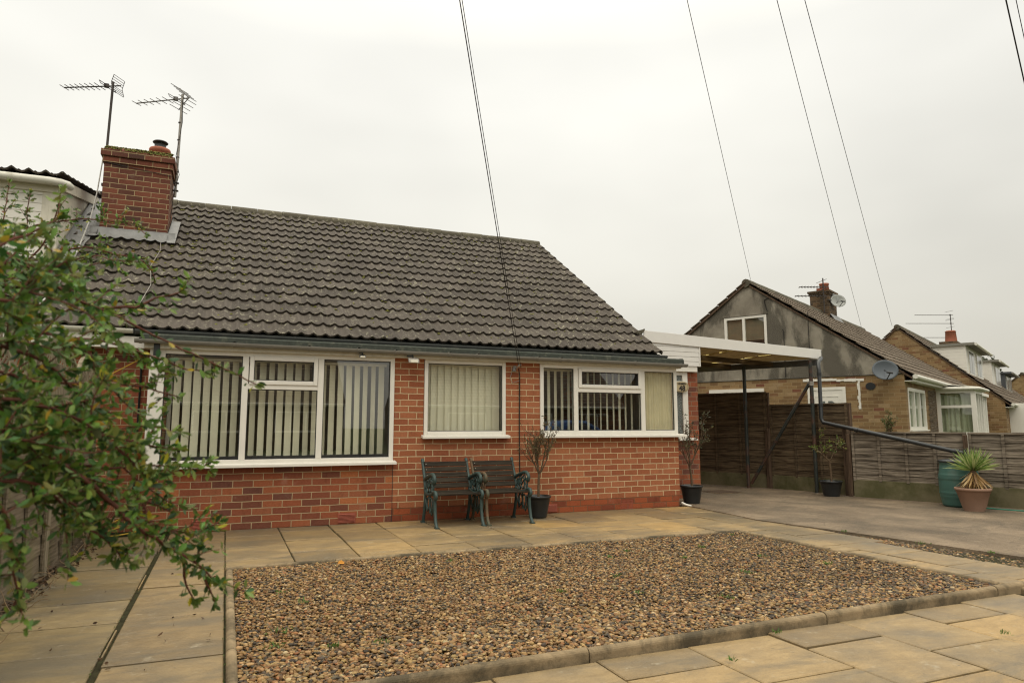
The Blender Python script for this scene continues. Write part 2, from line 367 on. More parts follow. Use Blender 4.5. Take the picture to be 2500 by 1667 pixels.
m_iron = plain('green_painted_cast_iron', (0.033,0.058,0.053), 0.5, 0.4, n=0.25, ns=14, dirt=(0.05,0.045,0.03), dirt_s=9)
m_iron_rust = plain('rust_stained_cast_iron', (0.065,0.07,0.045), 0.6, 0.3, n=0.3, ns=14, dirt=(0.15,0.075,0.035), dirt_s=6, dirt_a=(0.46,0.62))
m_pole = plain('painted_steel_tube', (0.028,0.034,0.03), 0.45, 0.4, n=0.2, dirt=(0.09,0.04,0.025), dirt_s=3, dirt_a=(0.5,0.6))
m_bark = plain('olive_bark', (0.115,0.08,0.05), 0.9, 0.1, n=0.3, ns=40, bump=0.6, bs=90)
m_bark_red = plain('reddish_bark', (0.115,0.042,0.028), 0.7, 0.2, n=0.25, ns=60)
m_butt = plain('green_polyethylene', (0.05,0.12,0.10), 0.42, 0.45, n=0.12, ns=3, dirt=(0.09,0.12,0.095), dirt_s=3)
m_terracotta = plain('faded_terracotta_plastic', (0.27,0.165,0.115), 0.7, 0.3, n=0.12, ns=5, dirt=(0.15,0.12,0.085), dirt_s=3)
m_dish = plain('grey_dish_metal', (0.095,0.11,0.125), 0.5, 0.4, n=0.08)
m_brown_sheet = None
def leaf_mat(name, stops, trans=0.3, rough=0.45):
    m = M(name, rough, 0.4); c = m.attr('Col', 'Color')
    g = m.mix(1.0, c, m.mix(m.rng(m.noise(50, 2), 0.3, 0.7), (0.8,0.8,0.8), (1.1,1.1,1.1)), 'MULTIPLY')
    m.color(g)
    tr = m.n('ShaderNodeBsdfTranslucent'); m.l(g, tr.inputs[0]); mxs = m.n('ShaderNodeMixShader'); mxs.inputs[0].default_value = trans
    o = m.nt.nodes['Material Output']; m.l(m.b.outputs[0], mxs.inputs[1]); m.l(tr.outputs[0], mxs.inputs[2]); m.l(mxs.outputs[0], o.inputs[0])
    return m.m
m_leaf = leaf_mat('small_leaf', None)
def glass_mat(name, k=1.0, tint=(0.92,0.95,0.93), rough=0.0, lo=0.0):
    m = M(name); nt = m.nt; o = nt.nodes['Material Output']
    ge = m.n('ShaderNodeNewGeometry'); dt = m.n('ShaderNodeVectorMath', operation='DOT_PRODUCT'); m.l(ge.outputs['Normal'], dt.inputs[0]); m.l(ge.outputs['Incoming'], dt.inputs[1])
    c5 = m.math('POWER', m.math('SUBTRACT', 1.0, m.math('ABSOLUTE', dt.outputs['Value'])), 5.0)
    f = m.math('MINIMUM', m.math('ADD', m.math('MULTIPLY', c5, 0.9), 0.135*k), 1.0)
    tr = m.n('ShaderNodeBsdfTransparent'); tr.inputs[0].default_value = tint + (1,)
    gl = m.n('ShaderNodeBsdfGlossy'); gl.inputs['Roughness'].default_value = rough; gl.inputs['Color'].default_value = (1,1,1,1)
    ms = m.n('ShaderNodeMixShader'); m.l(f, ms.inputs[0]); m.l(tr.outputs[0], ms.inputs[1]); m.l(gl.outputs[0], ms.inputs[2]); m.l(ms.outputs[0], o.inputs[0])
    return m.m
m_glass = glass_mat('window_glass')
def obscured():
    m = M('obscured_glass', 0.25, 0.6); m.color(m.mix(m.rng(m.noise(60, 3, 0.7), 0.4, 0.65), (0.05,0.06,0.055), (0.22,0.23,0.21)))
    m.bump(m.noise(70, 2), 1.0, 0.01); return m.m
m_obsc = obscured()
# ================================================================== ground
def struct(name, mb, mat, **k): return tag(mb.build(name, mat, **k), kind='structure')
g = MB(); g.add([(-400,-400,-0.06),(400,-400,-0.06),(400,500,-0.06),(-400,500,-0.06)], [(0,1,2,3)]); struct('ground', g, m_ground)
g = MB(); g.box(-1.30, 8.2, -2.0, 8.82, -0.055, -0.018); struct('path_bedding', g, m_joint)

def slab(mb, x0, x1, y0, y1, gap=0.012, dz=0.007, tint=None, z=0.0):
    x0 += gap/2 + random.uniform(0, .003); x1 -= gap/2; y0 += gap*.8 + random.uniform(0, .004); y1 -= gap*.8
    if x1-x0 < .03 or y1-y0 < .03: return
    a = random.uniform(-dz, dz)*.5; bx = random.uniform(-dz, dz)*.6; by = random.uniform(-dz, dz)*.6; b = .006
    P = [(x0,y0),(x1,y0),(x1,y1),(x0,y1)]
    j = [(random.uniform(-.003,.003), random.uniform(-.003,.003)) for _ in P]
    P = [(p[0]+q[0], p[1]+q[1]) for p, q in zip(P, j)]
    cx, cy = (x0+x1)/2, (y0+y1)/2
    def zz(p): return z + a + bx*(p[0]-cx)/.6 + by*(p[1]-cy)/.6
    I = [(p[0] + (b if p[0] < cx else -b), p[1] + (b if p[1] < cy else -b)) for p in P]
    v = [(p[0],p[1],z-.045) for p in P] + [(p[0],p[1],zz(p)-.005) for p in P] + [(p[0],p[1],zz(p)) for p in I]
    f = [(8,9,10,11)] + [(i,(i+1)%4,4+(i+1)%4,4+i) for i in range(4)] + [(4+i,4+(i+1)%4,8+(i+1)%4,8+i) for i in range(4)]
    mb.add(v, f, tint=random.random() if tint is None else tint)
# left garden path beside the fence
g = MB()
ys = [1.32,1.93,2.54,3.15,3.77,4.39,5.0,5.62,6.24,6.86,7.48,8.1,8.72]
for a, b in zip(ys, ys[1:]): slab(g, -1.24 + random.uniform(-.03,.03), -0.552, a, b, tint=random.random())
ys = [0.5,1.4,2.3,3.21,4.12,5.03,5.95,6.87,7.8,8.78]
g2 = MB()
for a, b in zip(ys, ys[1:]): slab(g2, -0.528, 0.053, a, b, tint=random.random()*.6)
# raised timber edging in the gap between the two rows
for k in range(14):
    y = 1.0 + k*.55
    if k % 3: continue
    g2.box(-.548, -.540, y, y+.53, -.03, -.006+random.uniform(0,.008), tint=.5)
struct('left_path_slabs', g, m_slab_l)
struct('path_slabs', g2, m_slab)
# strip in front of the house
g = MB(); starts = [7.54, 7.77, 7.45, 7.66, 7.35, 7.83]
for c in range(11):
    x0 = .05 + .5835*c; x1 = x0 + .5835 if c < 10 else 6.5
    y = starts[c % 6] - 1.38
    lo, hi = 6.41, 8.80 if x0 < 6.4 else 8.6
    if x0 > 5.4: lo = 5.35
    while y > lo: y -= .69
    while y < hi:
        a, b = max(y, lo), min(y+.69, hi)
        if b - a > .08: slab(g, x0, x1, a, b)
        y += .69
slab(g, 5.49, 5.885, 5.35, 5.86); slab(g, 5.49, 5.885, 5.86, 6.41)
# right hand path beside the gravel bed
for x0, x1, off in ((5.49,5.82,.29),(5.82,6.34,0.0)):
    y = 5.35
    if off: slab(g, x0, x1, y-off, y); y -= off
    while y > 1.0: slab(g, x0, x1, y-.575, y); y -= .575
struct('patio_slabs', g, m_slab)
# paving on the street side of the bed
g = MB()
for c in range(11):
    x0 = .05 + .583*c + .02; x1 = x0 + .583
    if x0 > 5.3: continue
    y = 3.205 + .0267*(x0+.29); first = .30 if c % 2 else .61
    b = y
    a = y - first
    while a > -0.5:
        slab(g, x0, x1, a, b, tint=random.random()**.7); b = a; a -= .6
g.box(.03, .05, .5, 3.2, -.05, -.003)
struct('front_slabs', g, m_slab)

# driveway, raised a little above the strip of gravel beside it
g = MB()
dl = [(6.95,-1.5),(6.83,4.0),(6.62,5.6),(6.36,7.1),(6.42,7.6),(6.5,8.6)]
pts = [(x,y) for x, y in dl] + [(6.45,9.2),(6.45,13.0),(9.2,13.0),(9.7,11.0),(10.2,8.7),(11.0,6.2),(12.6,1.5),(13.2,-1.5)]
g.poly([(x,y,-.055) for x, y in pts], (0,0,.068)); struct('driveway', g, m_conc)
g = MB()      # soil beside the left fence
g.box(-1.42, -1.22, -1, 9.0, -.055, -.012); struct('border_soil', g, m_soil)
g = MB(); g.box(.10, 5.46, 3.28, 6.38, -.055, -.02); struct('bed_soil', g, m_soil)

# concrete edging lengths round the gravel bed
def edging(pts, w, z0, z1, joints):
    """one kerb run cut into lengths; each length has a rounded top"""
    for (a, b) in zip(joints, joints[1:]):
        A = Vector(pts[0]); B = Vector(pts[1]); L = (B-A).length; d = (B-A)/L; n = Vector((-d.y, d.x, 0))
        p = A + d*(a+.004); q = A + d*(b-.004); dz = random.uniform(-.003,.003)
        mb = MB(); prof = [(-w/2, z0), (-w/2, z1-w*.42)]
        for k in range(1, 8):
            t = math.pi*(1-k/8); prof.append((w/2*math.cos(t), z1-w*.42+w*.42*math.sin(t)))
        prof += [(w/2, z1-w*.42), (w/2, z0)]
        N = len(prof); v = []
        for P_ in (p, q):
            for s_, z in prof: v.append((P_.x+n.x*s_, P_.y+n.y*s_, z+dz))
        f = [(i, i+1, N+i+1, N+i) for i in range(N-1)] + [tuple(range(N)), tuple(reversed(range(N, 2*N)))]
        mb.add(v, f, smooth=False)
        yield mb
kerbs = []
for P0, P1, wd, z0, z1, js, wh in (
    ((.055,6.40,0),(5.50,6.40,0),.05,-.05,.028,[0,.90,1.80,2.70,3.60,4.52,5.44],'back'),
    ((.085,3.20,0),(.085,6.37,0),.055,-.05,.026,[0,.9,1.8,2.7,3.17],'left'),
    ((5.465,3.30,0),(5.465,6.37,0),.05,-.05,.030,[0,.9,1.8,2.7,3.07],'right'),
    ((.1,3.245,0),(5.9,3.40,0),.06,-.05,.058,[0,1.69,3.38,5.07,5.8],'front')):
    for i, mb in enumerate(edging([P0,P1], wd, z0, z1, js)):
        o = mb.build('edging_kerb', m_edge, loc=mb.v[0]); 
        L = js[i+1]-js[i]
        pos = {'back': ['at the bed corner nearest the bush','second from the bush end','third from the bush end','in the middle right of the run','second from the far right corner','at the far right corner of the bed'],
               'left': ['nearest the camera','second from the camera','third from the camera','short piece at the back corner'],
               'right': ['nearest the camera','second from the camera','third from the camera','short piece at the far corner'],
               'front': ['nearest the left path','between the two front joints','right of the second front joint','short piece at the right end']}[wh][i]
        side = {'back': 'back edge of the gravel bed','left': 'left edge of the gravel bed','right': 'right edge of the gravel bed','front': 'front edge of the gravel bed'}[wh]
        tag(o, f'concrete edging on the {side}, {pos}', 'edging', 'concrete edging lengths round the gravel bed')

# ------------------------------------------------------------------ pebbles
def pebbles(name, regions, n, near=4.0, zoff=0.0, seed=1, sz=(.0072,.0150)):
    r = np.random.default_rng(seed)
    bm = bmesh.new(); bmesh.ops.create_icosphere(bm, subdivisions=1, radius=1); V1 = np.array([v.co[:] for v in bm.verts]); F1 = np.array([[v.index for v in f.verts] for f in bm.faces]); bm.free()
    bm = bmesh.new(); bmesh.ops.create_icosphere(bm, subdivisions=2, radius=1); V2 = np.array([v.co[:] for v in bm.verts]); F2 = np.array([[v.index for v in f.verts] for f in bm.faces]); bm.free()
    P = []
    for (poly, cnt) in regions:
        poly = np.array(poly); lo, hi = poly.min(0), poly.max(0); k = 0; got = []
        while k < cnt:
            q = r.uniform(lo, hi, (cnt*2, 2)); ins = np.ones(len(q), bool)
            for i in range(len(poly)):
                a, b = poly[i], poly[(i+1) % len(poly)]
                ins &= ((b[0]-a[0])*(q[:,1]-a[1]) - (b[1]-a[1])*(q[:,0]-a[0])) > 0
            q = q[ins]; got.append(q); k += len(q)
        P.append(np.vstack(got)[:cnt])
    P = np.vstack(P); N = len(P)
    pal = np.array([(.30,.195,.088),(.235,.14,.06),(.37,.255,.125),(.15,.088,.042),(.06,.049,.038),(.11,.088,.062),(.46,.36,.22),(.27,.13,.058),(.18,.14,.09),(.045,.036,.028)])*np.array([1.0,.94,.84])
    pr = np.array([.19,.15,.13,.12,.09,.09,.05,.06,.08,.04]); 
    # darker, greyer pebbles drift towards the right of the bed
    drift = np.clip((P[:,0]-2.3)/3.0 + r.normal(0,.25,N), 0, 1)
    ci = r.choice(len(pal), N, p=pr); cj = r.choice([4,5,8,3,9,0], N, p=[.22,.22,.22,.12,.1,.12])
    c = np.where((r.random(N) < drift*.55)[:,None], pal[cj], pal[ci]) * r.uniform(.75, 1.2, (N,1)) * r.uniform(.94,1.06,(N,3))
    s = r.uniform(sz[0], sz[1], N) * np.where(r.random(N) < .12, 1.35, 1); s *= 1
    Z = zoff + r.uniform(-.012, .012, N) + .004*np.sin(P[:,0]*3.1)*np.cos(P[:,1]*2.3)
    out_v = []; out_f = []; out_c = []; off = 0
    for near_, V, F in ((True, V2, F2), (False, V1, F1)):
        idx = np.where((P[:,1] < near) == near_)[0]
        if not len(idx): continue
        m = len(idx); lump = 1 + r.normal(0, .10, (m, len(V), 1))
        sc = np.stack([s[idx]*r.uniform(.85,1.35,m), s[idx]*r.uniform(.7,1.0,m), s[idx]*r.uniform(.38,.62,m)], 1)
        A = V[None]*lump*sc[:,None,:]
        th = r.uniform(0, 2*np.pi, m); tx = r.normal(0,.35,m)
        ct, st = np.cos(th), np.sin(th); cx, sx = np.cos(tx), np.sin(tx)
        y = A[:,:,1]*cx[:,None]-A[:,:,2]*sx[:,None]; z = A[:,:,1]*sx[:,None]+A[:,:,2]*cx[:,None]; x = A[:,:,0]
        X = x*ct[:,None]-y*st[:,None]; Y = x*st[:,None]+y*ct[:,None]
        W = np.stack([X+P[idx,0][:,None], Y+P[idx,1][:,None], z+Z[idx][:,None]], 2)
        out_v.append(W.reshape(-1,3)); out_f.append((F[None]+(np.arange(m)*len(V))[:,None,None]+off).reshape(-1)); off += m*len(V)
        out_c.append(np.repeat(c[idx], len(V), 0))
    me = fastmesh(name, np.vstack(out_v), 3, np.concatenate(out_f), m_pebble, np.vstack(out_c), True)
    o = bpy.data.objects.new(name, me); COL.objects.link(o); return o
mp_ = M('river_pebble', 0.6, 0.25); mp_.color(mp_.mix(mp_.rng(mp_.noise(160, 3, .6), .3, .7, 0, .45), mp_.attr('Col','Color'), mp_.mix(1.0, mp_.attr('Col','Color'), (.55,.52,.5), 'MULTIPLY'))); m_pebble = mp_.m
o = pebbles('pebble_gravel', [([(.115,3.29),(5.44,3.42),(5.44,6.375),(.115,6.375)], 108000)], 0, seed=3, zoff=.0)
tag(o, 'tan, brown and grey river pebbles filling the edged bed in front of the house', 'gravel', kind='stuff')
o = pebbles('side_gravel', [([(6.34,-1),(6.93,-1),(6.83,4.0),(6.34,4.0)], 6500), ([(6.34,4.0),(6.82,4.0),(6.6,5.6),(6.34,7.0)], 4500)], 0, seed=5, zoff=-.028, sz=(.009,.018))
tag(o, 'narrow strip of pebbles between the right hand path and the concrete driveway', 'gravel', kind='stuff')

# ================================================================== roofs
def tile_roof(mb, u0, u1, O, U, Vv, Nn, length, gauge=.335, pitch=.15, amp=.032, lip=.033, seg=8, tile=.30, jit=.004, thick=.026, phase=0.0, right_cut=None):
    """O origin at eaves, U along eaves, Vv up the slope, Nn normal; courses of wavy interlocking tiles"""
    O = Vector(O); U = Vector(U); Vv = Vector(Vv); Nn = Vector(Nn)
    nc = int(round(length/gauge)); gauge = length/nc
    for k in range(nc):
        v0 = k*gauge; v1 = v0 + gauge + .03
        t0 = math.floor((u0-phase)/tile); t1 = math.ceil((u1-phase)/tile)
        for t in range(t0, t1):
            a = max(u0, phase + t*tile); b = min(u1, phase + (t+1)*tile)
            if b-a < .01: continue
            n = max(2, int(round((b-a)/pitch*seg)))
            j0 = random.uniform(-jit, jit); j1 = random.uniform(-jit, jit); jv = random.uniform(-.004,.004)
            rows = [[], [], []]
            for i in range(n+1):
                u = a + (b-a)*i/n; fr = ((u-phase)/pitch) % 1.0
                h = amp*math.exp(-((fr-.5)/.2)**2)
                jj = j0 + (j1-j0)*i/n
                base = O + U*u
                rows[0].append(base + Vv*(v0+jv+.004) + Nn*(h + lip + jj - thick))
                rows[1].append(base + Vv*(v0+jv) + Nn*(h + lip + jj))
                rows[2].append(base + Vv*v1 + Nn*(h*1.0))
            vs = rows[0]+rows[1]+rows[2]; m = n+1
            fs = [(i, i+1, m+i+1, m+i) for i in range(n)]
            tt = random.random()
            mb.add(vs, fs, smooth=False, tint=tt*.6)
            mb.add(rows[1]+rows[2], [(i, i+1, m+i+1, m+i) for i in range(n)], smooth=True, tint=tt)
    return gauge

EY, EZ, RY, RZ = 8.93, 2.325, 13.5, 5.22
sl_ = math.hypot(RY-EY, RZ-EZ); V_ = ((0, (RY-EY)/sl_, (RZ-EZ)/sl_)); N_ = (0, -(RZ-EZ)/sl_, (RY-EY)/sl_)
PX = -1.45           # party line
VX = 6.26            # verge
def roofz(y): return EZ + (y-EY)*(RZ-EZ)/(RY-EY)

# ------------------------------------------------------------------ bungalow
bung = thing('bungalow', 'red brick bungalow with long brown tiled roof, three white front windows and brick chimney', 'bungalow', (2.5, 8.8, 0))
FY = 8.80
w_ = MB(); w_.box(-.78, 2.0, FY, FY+.12, 0, .745); w_.build('wall', m_brick, bung)
# recess at the left, behind the bay
w_ = MB(); w_.box(PX, -.66, 9.12, 9.24, 0, 2.15); w_.box(-.78, -.66, FY+.12, 9.12, 0, .745); w_.build('wall', m_brick, bung)
w_ = MB(); w_.box(2.0, 2.40, FY, FY+.12, .165, 2.09); w_.box(2.40, 3.57, FY, FY+.12, .165, 1.07); w_.box(3.57, 4.09, FY, FY+.12, .165, 2.09)
w_.box(4.09, 6.43, FY, FY+.12, .165, 1.07)
w_.box(6.31, 6.43, FY+.12, 9.9, .165, 2.12)
w_.build('wall', m_brick2, bung)
m_brick_pl = brick_mat('brick_plinth', [(0,(.27,.07,.03)),(.3,(.34,.09,.035)),(.6,(.22,.06,.03)),(.85,(.3,.085,.04))], (.17,.09,.045), stain=.6)
w_ = MB(); w_.box(2.0, 6.42, FY+.002, FY+.12, -.02, .165); w_.box(6.31, 6.428, FY+.12, 9.9, -.02, .165); w_.build('plinth', m_brick_pl, bung)
# darker band of bricks at foot of the bay
w_ = MB(); w_.tube([(2.004, FY-.002, 0), (2.004, FY-.002, .74)], .004, 4); w_.build('wall_joint', m_dark, bung)
# interior shell
r_ = MB(); r_.box(-.6, 6.25, 12.0, 12.05, 0, 2.2); r_.box(-.64, -.6, FY+.14, 12.0, 0, 2.2); r_.box(6.25, 6.3, FY+.14, 12.0, 0, 2.2)
r_.box(-.6, 6.25, FY+.14, 12.0, -.01, .02); r_.box(-.6, 6.25, FY+.14, 12.0, 2.18, 2.22); r_.box(2.15, 2.22, FY+.14, 12, 0.03, 2.17); r_.box(3.8, 3.87, FY+.14, 12, .03, 2.17)
r_.box(.4,1.9,11.0,11.8,.03,.8); r_.build('room_interior', m_room, bung)
# roof
g = MB(); tile_roof(g, PX, VX, (0,EY,EZ), (1,0,0), V_, N_, sl_)
roof = g.build('roof', m_tile, bung)
g = MB(); g.poly([(PX,EY+.02,EZ-.02),(VX-.04,EY+.02,EZ-.02),(VX-.04,RY,RZ-.03),(PX,RY,RZ-.03)], (0,0,-.05)); 
g.poly([(PX,RY,RZ-.03),(VX-.04,RY,RZ-.03),(VX-.04,RY+4.5,EZ),(PX,RY+4.5,EZ)], (0,0,-.05)); g.build('roof_deck', m_felt, roof)
g = MB()
nr = 17
for i in range(nr):
    x0 = PX + (VX-PX)*i/nr; x1 = PX + (VX-PX)*(i+1)/nr - .006; j = random.uniform(-.008,.008)
    g.tube([(x0, RY, RZ-.02+j), (x1, RY, RZ-.02+random.uniform(-.006,.006))], .105, 12, flat=(0,0,1), tint=random.random())
g.build('ridge_tile', m_ridge, roof)
g = MB(); g.box(PX, VX-.02, RY-.06, RY-.05, RZ-.1, RZ-.0)
# verge: pale mortar and tile ends
g = MB()
for k in range(16):
    a = k*sl_/16; b = a + sl_/16
    p = Vector((VX+.006, EY, EZ)) + Vector(V_)*a; q = Vector((VX+.006, EY, EZ)) + Vector(V_)*b
    g.beam(p+Vector(N_)*.014, q+Vector(N_)*-.004, .014, .05, up=N_)
g.build('verge_mortar', m_ridge, roof)
# right gable (brick below the verge)
g = MB(); g.poly([(VX-.1,9.9,2.1),(VX-.1,RY+4.2,2.1),(VX-.1,RY,RZ-.1),(VX-.1,9.9,roofz(9.9)-.1)], (-.1,0,0)); g.box(VX-.2,VX-.1,9.9,RY+4.2,0,2.1); g.build('gable_wall', m_brick_side, bung)
# moss tufts and lichen lumps lying on the tiles
tv = []
g = MB()
def blob(mb, p, r, h, n=6):
    v = [(p[0], p[1], p[2]+h)]; 
    for k in range(n):
        t = 2*math.pi*k/n; q = r*random.uniform(.6,1.2); v.append((p[0]+math.cos(t)*q, p[1]+math.sin(t)*q, p[2]-.004))
    mb.add(v, [(0, 1+k, 1+(k+1)%n) for k in range(n)], smooth=True)
for i in range(1150):
    if i < 420: x = random.gauss(-1.3,.8); y = random.gauss(11.2,.55)
    elif i < 640: x = random.uniform(PX, VX); y = random.uniform(13.0,13.45)
    else: x = random.uniform(PX, VX); y = random.uniform(9.0,13.2)
    if x < PX or x > VX-.05 or y > 13.45 or y < 8.95: continue
    if y > 11.55 and x < -.9: continue
    fr = round((x)/.15)*.15 + random.choice((-.02,0,.03)); s_ = random.uniform(.012,.04)
    blob(g, (fr, y, roofz(y)+.014), s_, s_*.5)
tag(g.build('moss_tufts', m_moss, roof), kind='stuff')
# gutters
def gutter(name, x0, x1, y, z0, z1, r, mat, parent, br, mat2=None, bm_=None):
    g = MB(); n = 10; v = []
    for (x, z) in ((x0, z0), (x1, z1)):
        for k in range(n+1):
            t = math.pi*k/n; v.append((x, y - math.cos(t)*r, z - math.sin(t)*r))
        for k in range(n+1):
            t = math.pi*(n-k)/n; v.append((x, y - math.cos(t)*(r-.004), z - math.sin(t)*(r-.004)))
    m = 2*(n+1); g.add(v, [(i, (i+1) % m, m+(i+1) % m, m+i) for i in range(m)] , smooth=False)
    g.add(v[:n+1], [tuple(range(n+1))]); g.add(v[m:m+n+1], [tuple(reversed(range(n+1)))])
    o = g.build(name, mat, parent)
    for x in br:
        g = MB(); z = z0 + (z1-z0)*(x-x0)/(x1-x0); vv = []
        for xx in (x-.014, x+.014):
            for k in range(n+1):
                t = math.pi*k/n; vv.append((xx, y - math.cos(t)*(r+.005), z - math.sin(t)*(r+.005)))
            vv.append((xx, y+r, z+.012)); vv.append((xx, y-r-.005, z+.012))
        q = n+3; g.add(vv, [(i, i+1, q+i+1, q+i) for i in range(q-1)] + [tuple(range(q)), tuple(reversed(range(q,2*q)))])
        g.build('gutter_bracket', bm_ or mat, o)
    return o
gutter('gutter', -1.02, 6.32, 8.90, 2.315, 2.292, .05, m_gutter_black, bung, [-.2,.75,1.7,2.62,3.55,4.25,5.35,6.15])
gutter('gutter', -.99, 6.52, 8.655, 2.178, 2.148, .046, m_gutter_grey, bung, [-.93,.05,.9,1.5,1.98,2.7,3.1,4.0,4.35,5.6,6.42])
# felt covered flat strip between the gutters
g = MB()
prof = [(8.985,2.255),(8.93,2.262),(8.80,2.262),(8.725,2.255),(8.70,2.235),(8.692,2.16),(8.72,2.155)]
v = []; 
for x in (-.93, 6.50):
    for y, z in prof: v.append((x, y, z + (0 if x < 0 else -.02)))
n = len(prof); g.add(v, [(i, i+1, n+i+1, n+i) for i in range(n-1)] + [tuple(range(n)), tuple(reversed(range(n,2*n)))])
g.build('flat_roof_edge', m_felt, bung, bevel=.006)
g = MB(); g.box(-.90, 6.46, 8.715, 8.80, 2.085, 2.16); g.box(-.90,6.46,8.80,9.0,2.09,2.10); g.build('fascia', m_upvc_old, bung, bevel=.003)
g = MB(); g.box(-.95, 6.3, 8.96, 8.985, 2.16, 2.31); g.build('eaves_board', m_gutter_black, bung)
g = MB(); g.box(PX, -.80, 8.93, 8.955, 2.10, 2.235); g.box(PX, -.80, 8.955, 9.12, 2.10, 2.112); g.build('recess_soffit', m_upvc, bung, bevel=.002)
g = MB(); g.box(-.80,-.735, 8.70,8.74,2.0,2.17); g.build('gutter_joint_cover', m_black, bung, bevel=.004)
g = MB(); g.tube([(-.86,9.0,2.05),(-.95,9.09,2.0),(-.95,9.095,0.05)], .012, 8); g.build('waste_pipe', m_black, bung)

# windows: part 'window' = outer frame; sub-parts glass, sill, blind, opening frames
def window(parent, x0, x1, z0, z1, y, verts, openers=(), sill=None, fr=.055, post_l=None, depth=.07, mat=m_upvc, transoms=(), panes=()):
    g = MB(); yb = y+depth
    g.box(x0, x0+(post_l or fr), y, yb, z0, z1); g.box(x1-fr, x1, y, yb, z0, z1)
    g.box(x0+(post_l or fr), x1-fr, y+.001, yb, z0, z0+fr); g.box(x0+(post_l or fr), x1-fr, y+.001, yb, z1-fr, z1)
    for v in verts: g.box(v-.035, v+.035, y-.002, yb-.001, z0+fr-.002, z1-fr+.002)
    for (a, b, z) in transoms: g.box(a, b, y-.001, yb-.002, z-.032, z+.032)
    w = g.build('window', mat, parent, bevel=.005)
    for (a, b, c, d) in openers:
        g = MB(); t = .05
        g.box(a, a+t, y-.018, y+.02, c, d); g.box(b-t, b, y-.018, y+.02, c, d); g.box(a+t, b-t, y-.017, y+.02, c, c+t); g.box(a+t, b-t, y-.017, y+.02, d-t, d)
        g.build('opening_frame', mat, w, bevel=.006)
    g = MB(); g.poly([(x0+.03,y+.035,z0+.03),(x1-.03,y+.035,z0+.03),(x1-.03,y+.035,z1-.03),(x0+.03,y+.035,z1-.03)]); g.build('glass', m_glass, w)
    # black gaskets
    if sill:
        g = MB(); a, b, zz_, out_ = sill; g.poly([(a, y-out_, zz_-.045),(a, y-out_, zz_-.012),(a, y+.02, zz_+.003),(a, y+.02, zz_-.03),(a,y-out_+.012,zz_-.045)], (b-a,0,0)); g.build('sill', mat, w, bevel=.003)
    for (a, b, c, d) in panes:
        g = MB(); t = .009; q0, q1 = y-.004 if (b-a < .98 and d-c < .26) else y+.018, y+.034
        g.box(a, a+t, q0, q1, c, d); g.box(b-t, b, q0, q1, c, d); g.box(a+t, b-t, q0, q1, c, c+t); g.box(a+t, b-t, q0, q1, d-t, d); g.build('gasket', m_dark, w)
    return w
def blinds(w, x0, x1, z0, z1, y, pitch, ang, width=.089, skip=(), rail=True, jitter=6):
    g = MB(); x = x0 + pitch*.5; k = 0
    while x < x1:
        if k not in skip:
            a = R(ang + random.uniform(-jitter, jitter)); dx = math.cos(a)*width/2; dy = math.sin(a)*width/2
            bow = .006; mx_, my_ = -math.sin(a)*bow, math.cos(a)*bow; lean = random.uniform(-.004,.004)
            v = []
            for z, l in ((z0+random.uniform(0,.006), lean), (z1, 0)):
                v += [(x-dx+l, y-dy, z), (x+mx_+l, y+my_, z), (x+dx+l, y+dy, z)]
            g.add(v, [(0,1,4,3),(1,2,5,4)], smooth=True)
        x += pitch; k += 1
    o = g.build('blind', m_blind, w)
    if rail:
        g = MB(); g.box(x0, x1, y-.03, y+.03, z1, z1+.035); g.build('blind_rail', m_upvc_old, w)
    return o
w1 = window(bung, -.84, 2.0, .755, 2.09, 8.775, [.19, 1.07], [(.235,1.03,1.70,2.04)], (-.87,2.03,.765,.085), post_l=.16, transoms=[(.225,1.035,1.675)], panes=[(-.68,.155,.81,2.035),(.285,.98,1.75,1.99),(.225,1.035,.81,1.643),(1.105,1.945,.81,2.035)])
blinds(w1, -.60, 1.93, .84, 1.98, 8.97, .105, 33, jitter=12)
w2 = window(bung, 2.405, 3.565, 1.085, 2.085, 8.785, [], [], (2.37,3.60,1.085,.085), fr=.05, panes=[(2.455,3.515,1.135,2.035)])
blinds(w2, 2.44, 3.50, 1.14, 2.02, 8.93, .098, 14, width=.122, jitter=3)
w3 = window(bung, 4.09, 6.42, 1.085, 2.085, 8.78, [4.66, 5.80], [(4.70,5.765,1.755,2.04)], (4.12,6.52,1.085,.085), transoms=[(4.69,5.77,1.725)], panes=[(4.145,4.625,1.14,2.03),(4.75,5.715,1.805,1.99),(4.695,5.765,1.14,1.693),(5.835,6.365,1.14,2.03)])
blinds(w3, 4.15, 5.78, 1.14, 2.0, 8.97, .108, 43)
g = MB(); v = []; n = 60
for i in range(n+1):
    x = 5.83 + .55*i/n; y = 8.875 + .018*math.sin(i*1.15) + .010*math.sin(i*.53+1); v += [(x,y,1.12),(x,y,2.05)]
g.add(v, [(2*i,2*i+2,2*i+3,2*i+1) for i in range(n)], smooth=True); g.build('curtain', m_curtain, w3)
g = MB(); g.box(6.30,6.42,8.85,8.86,1.1,2.08); 
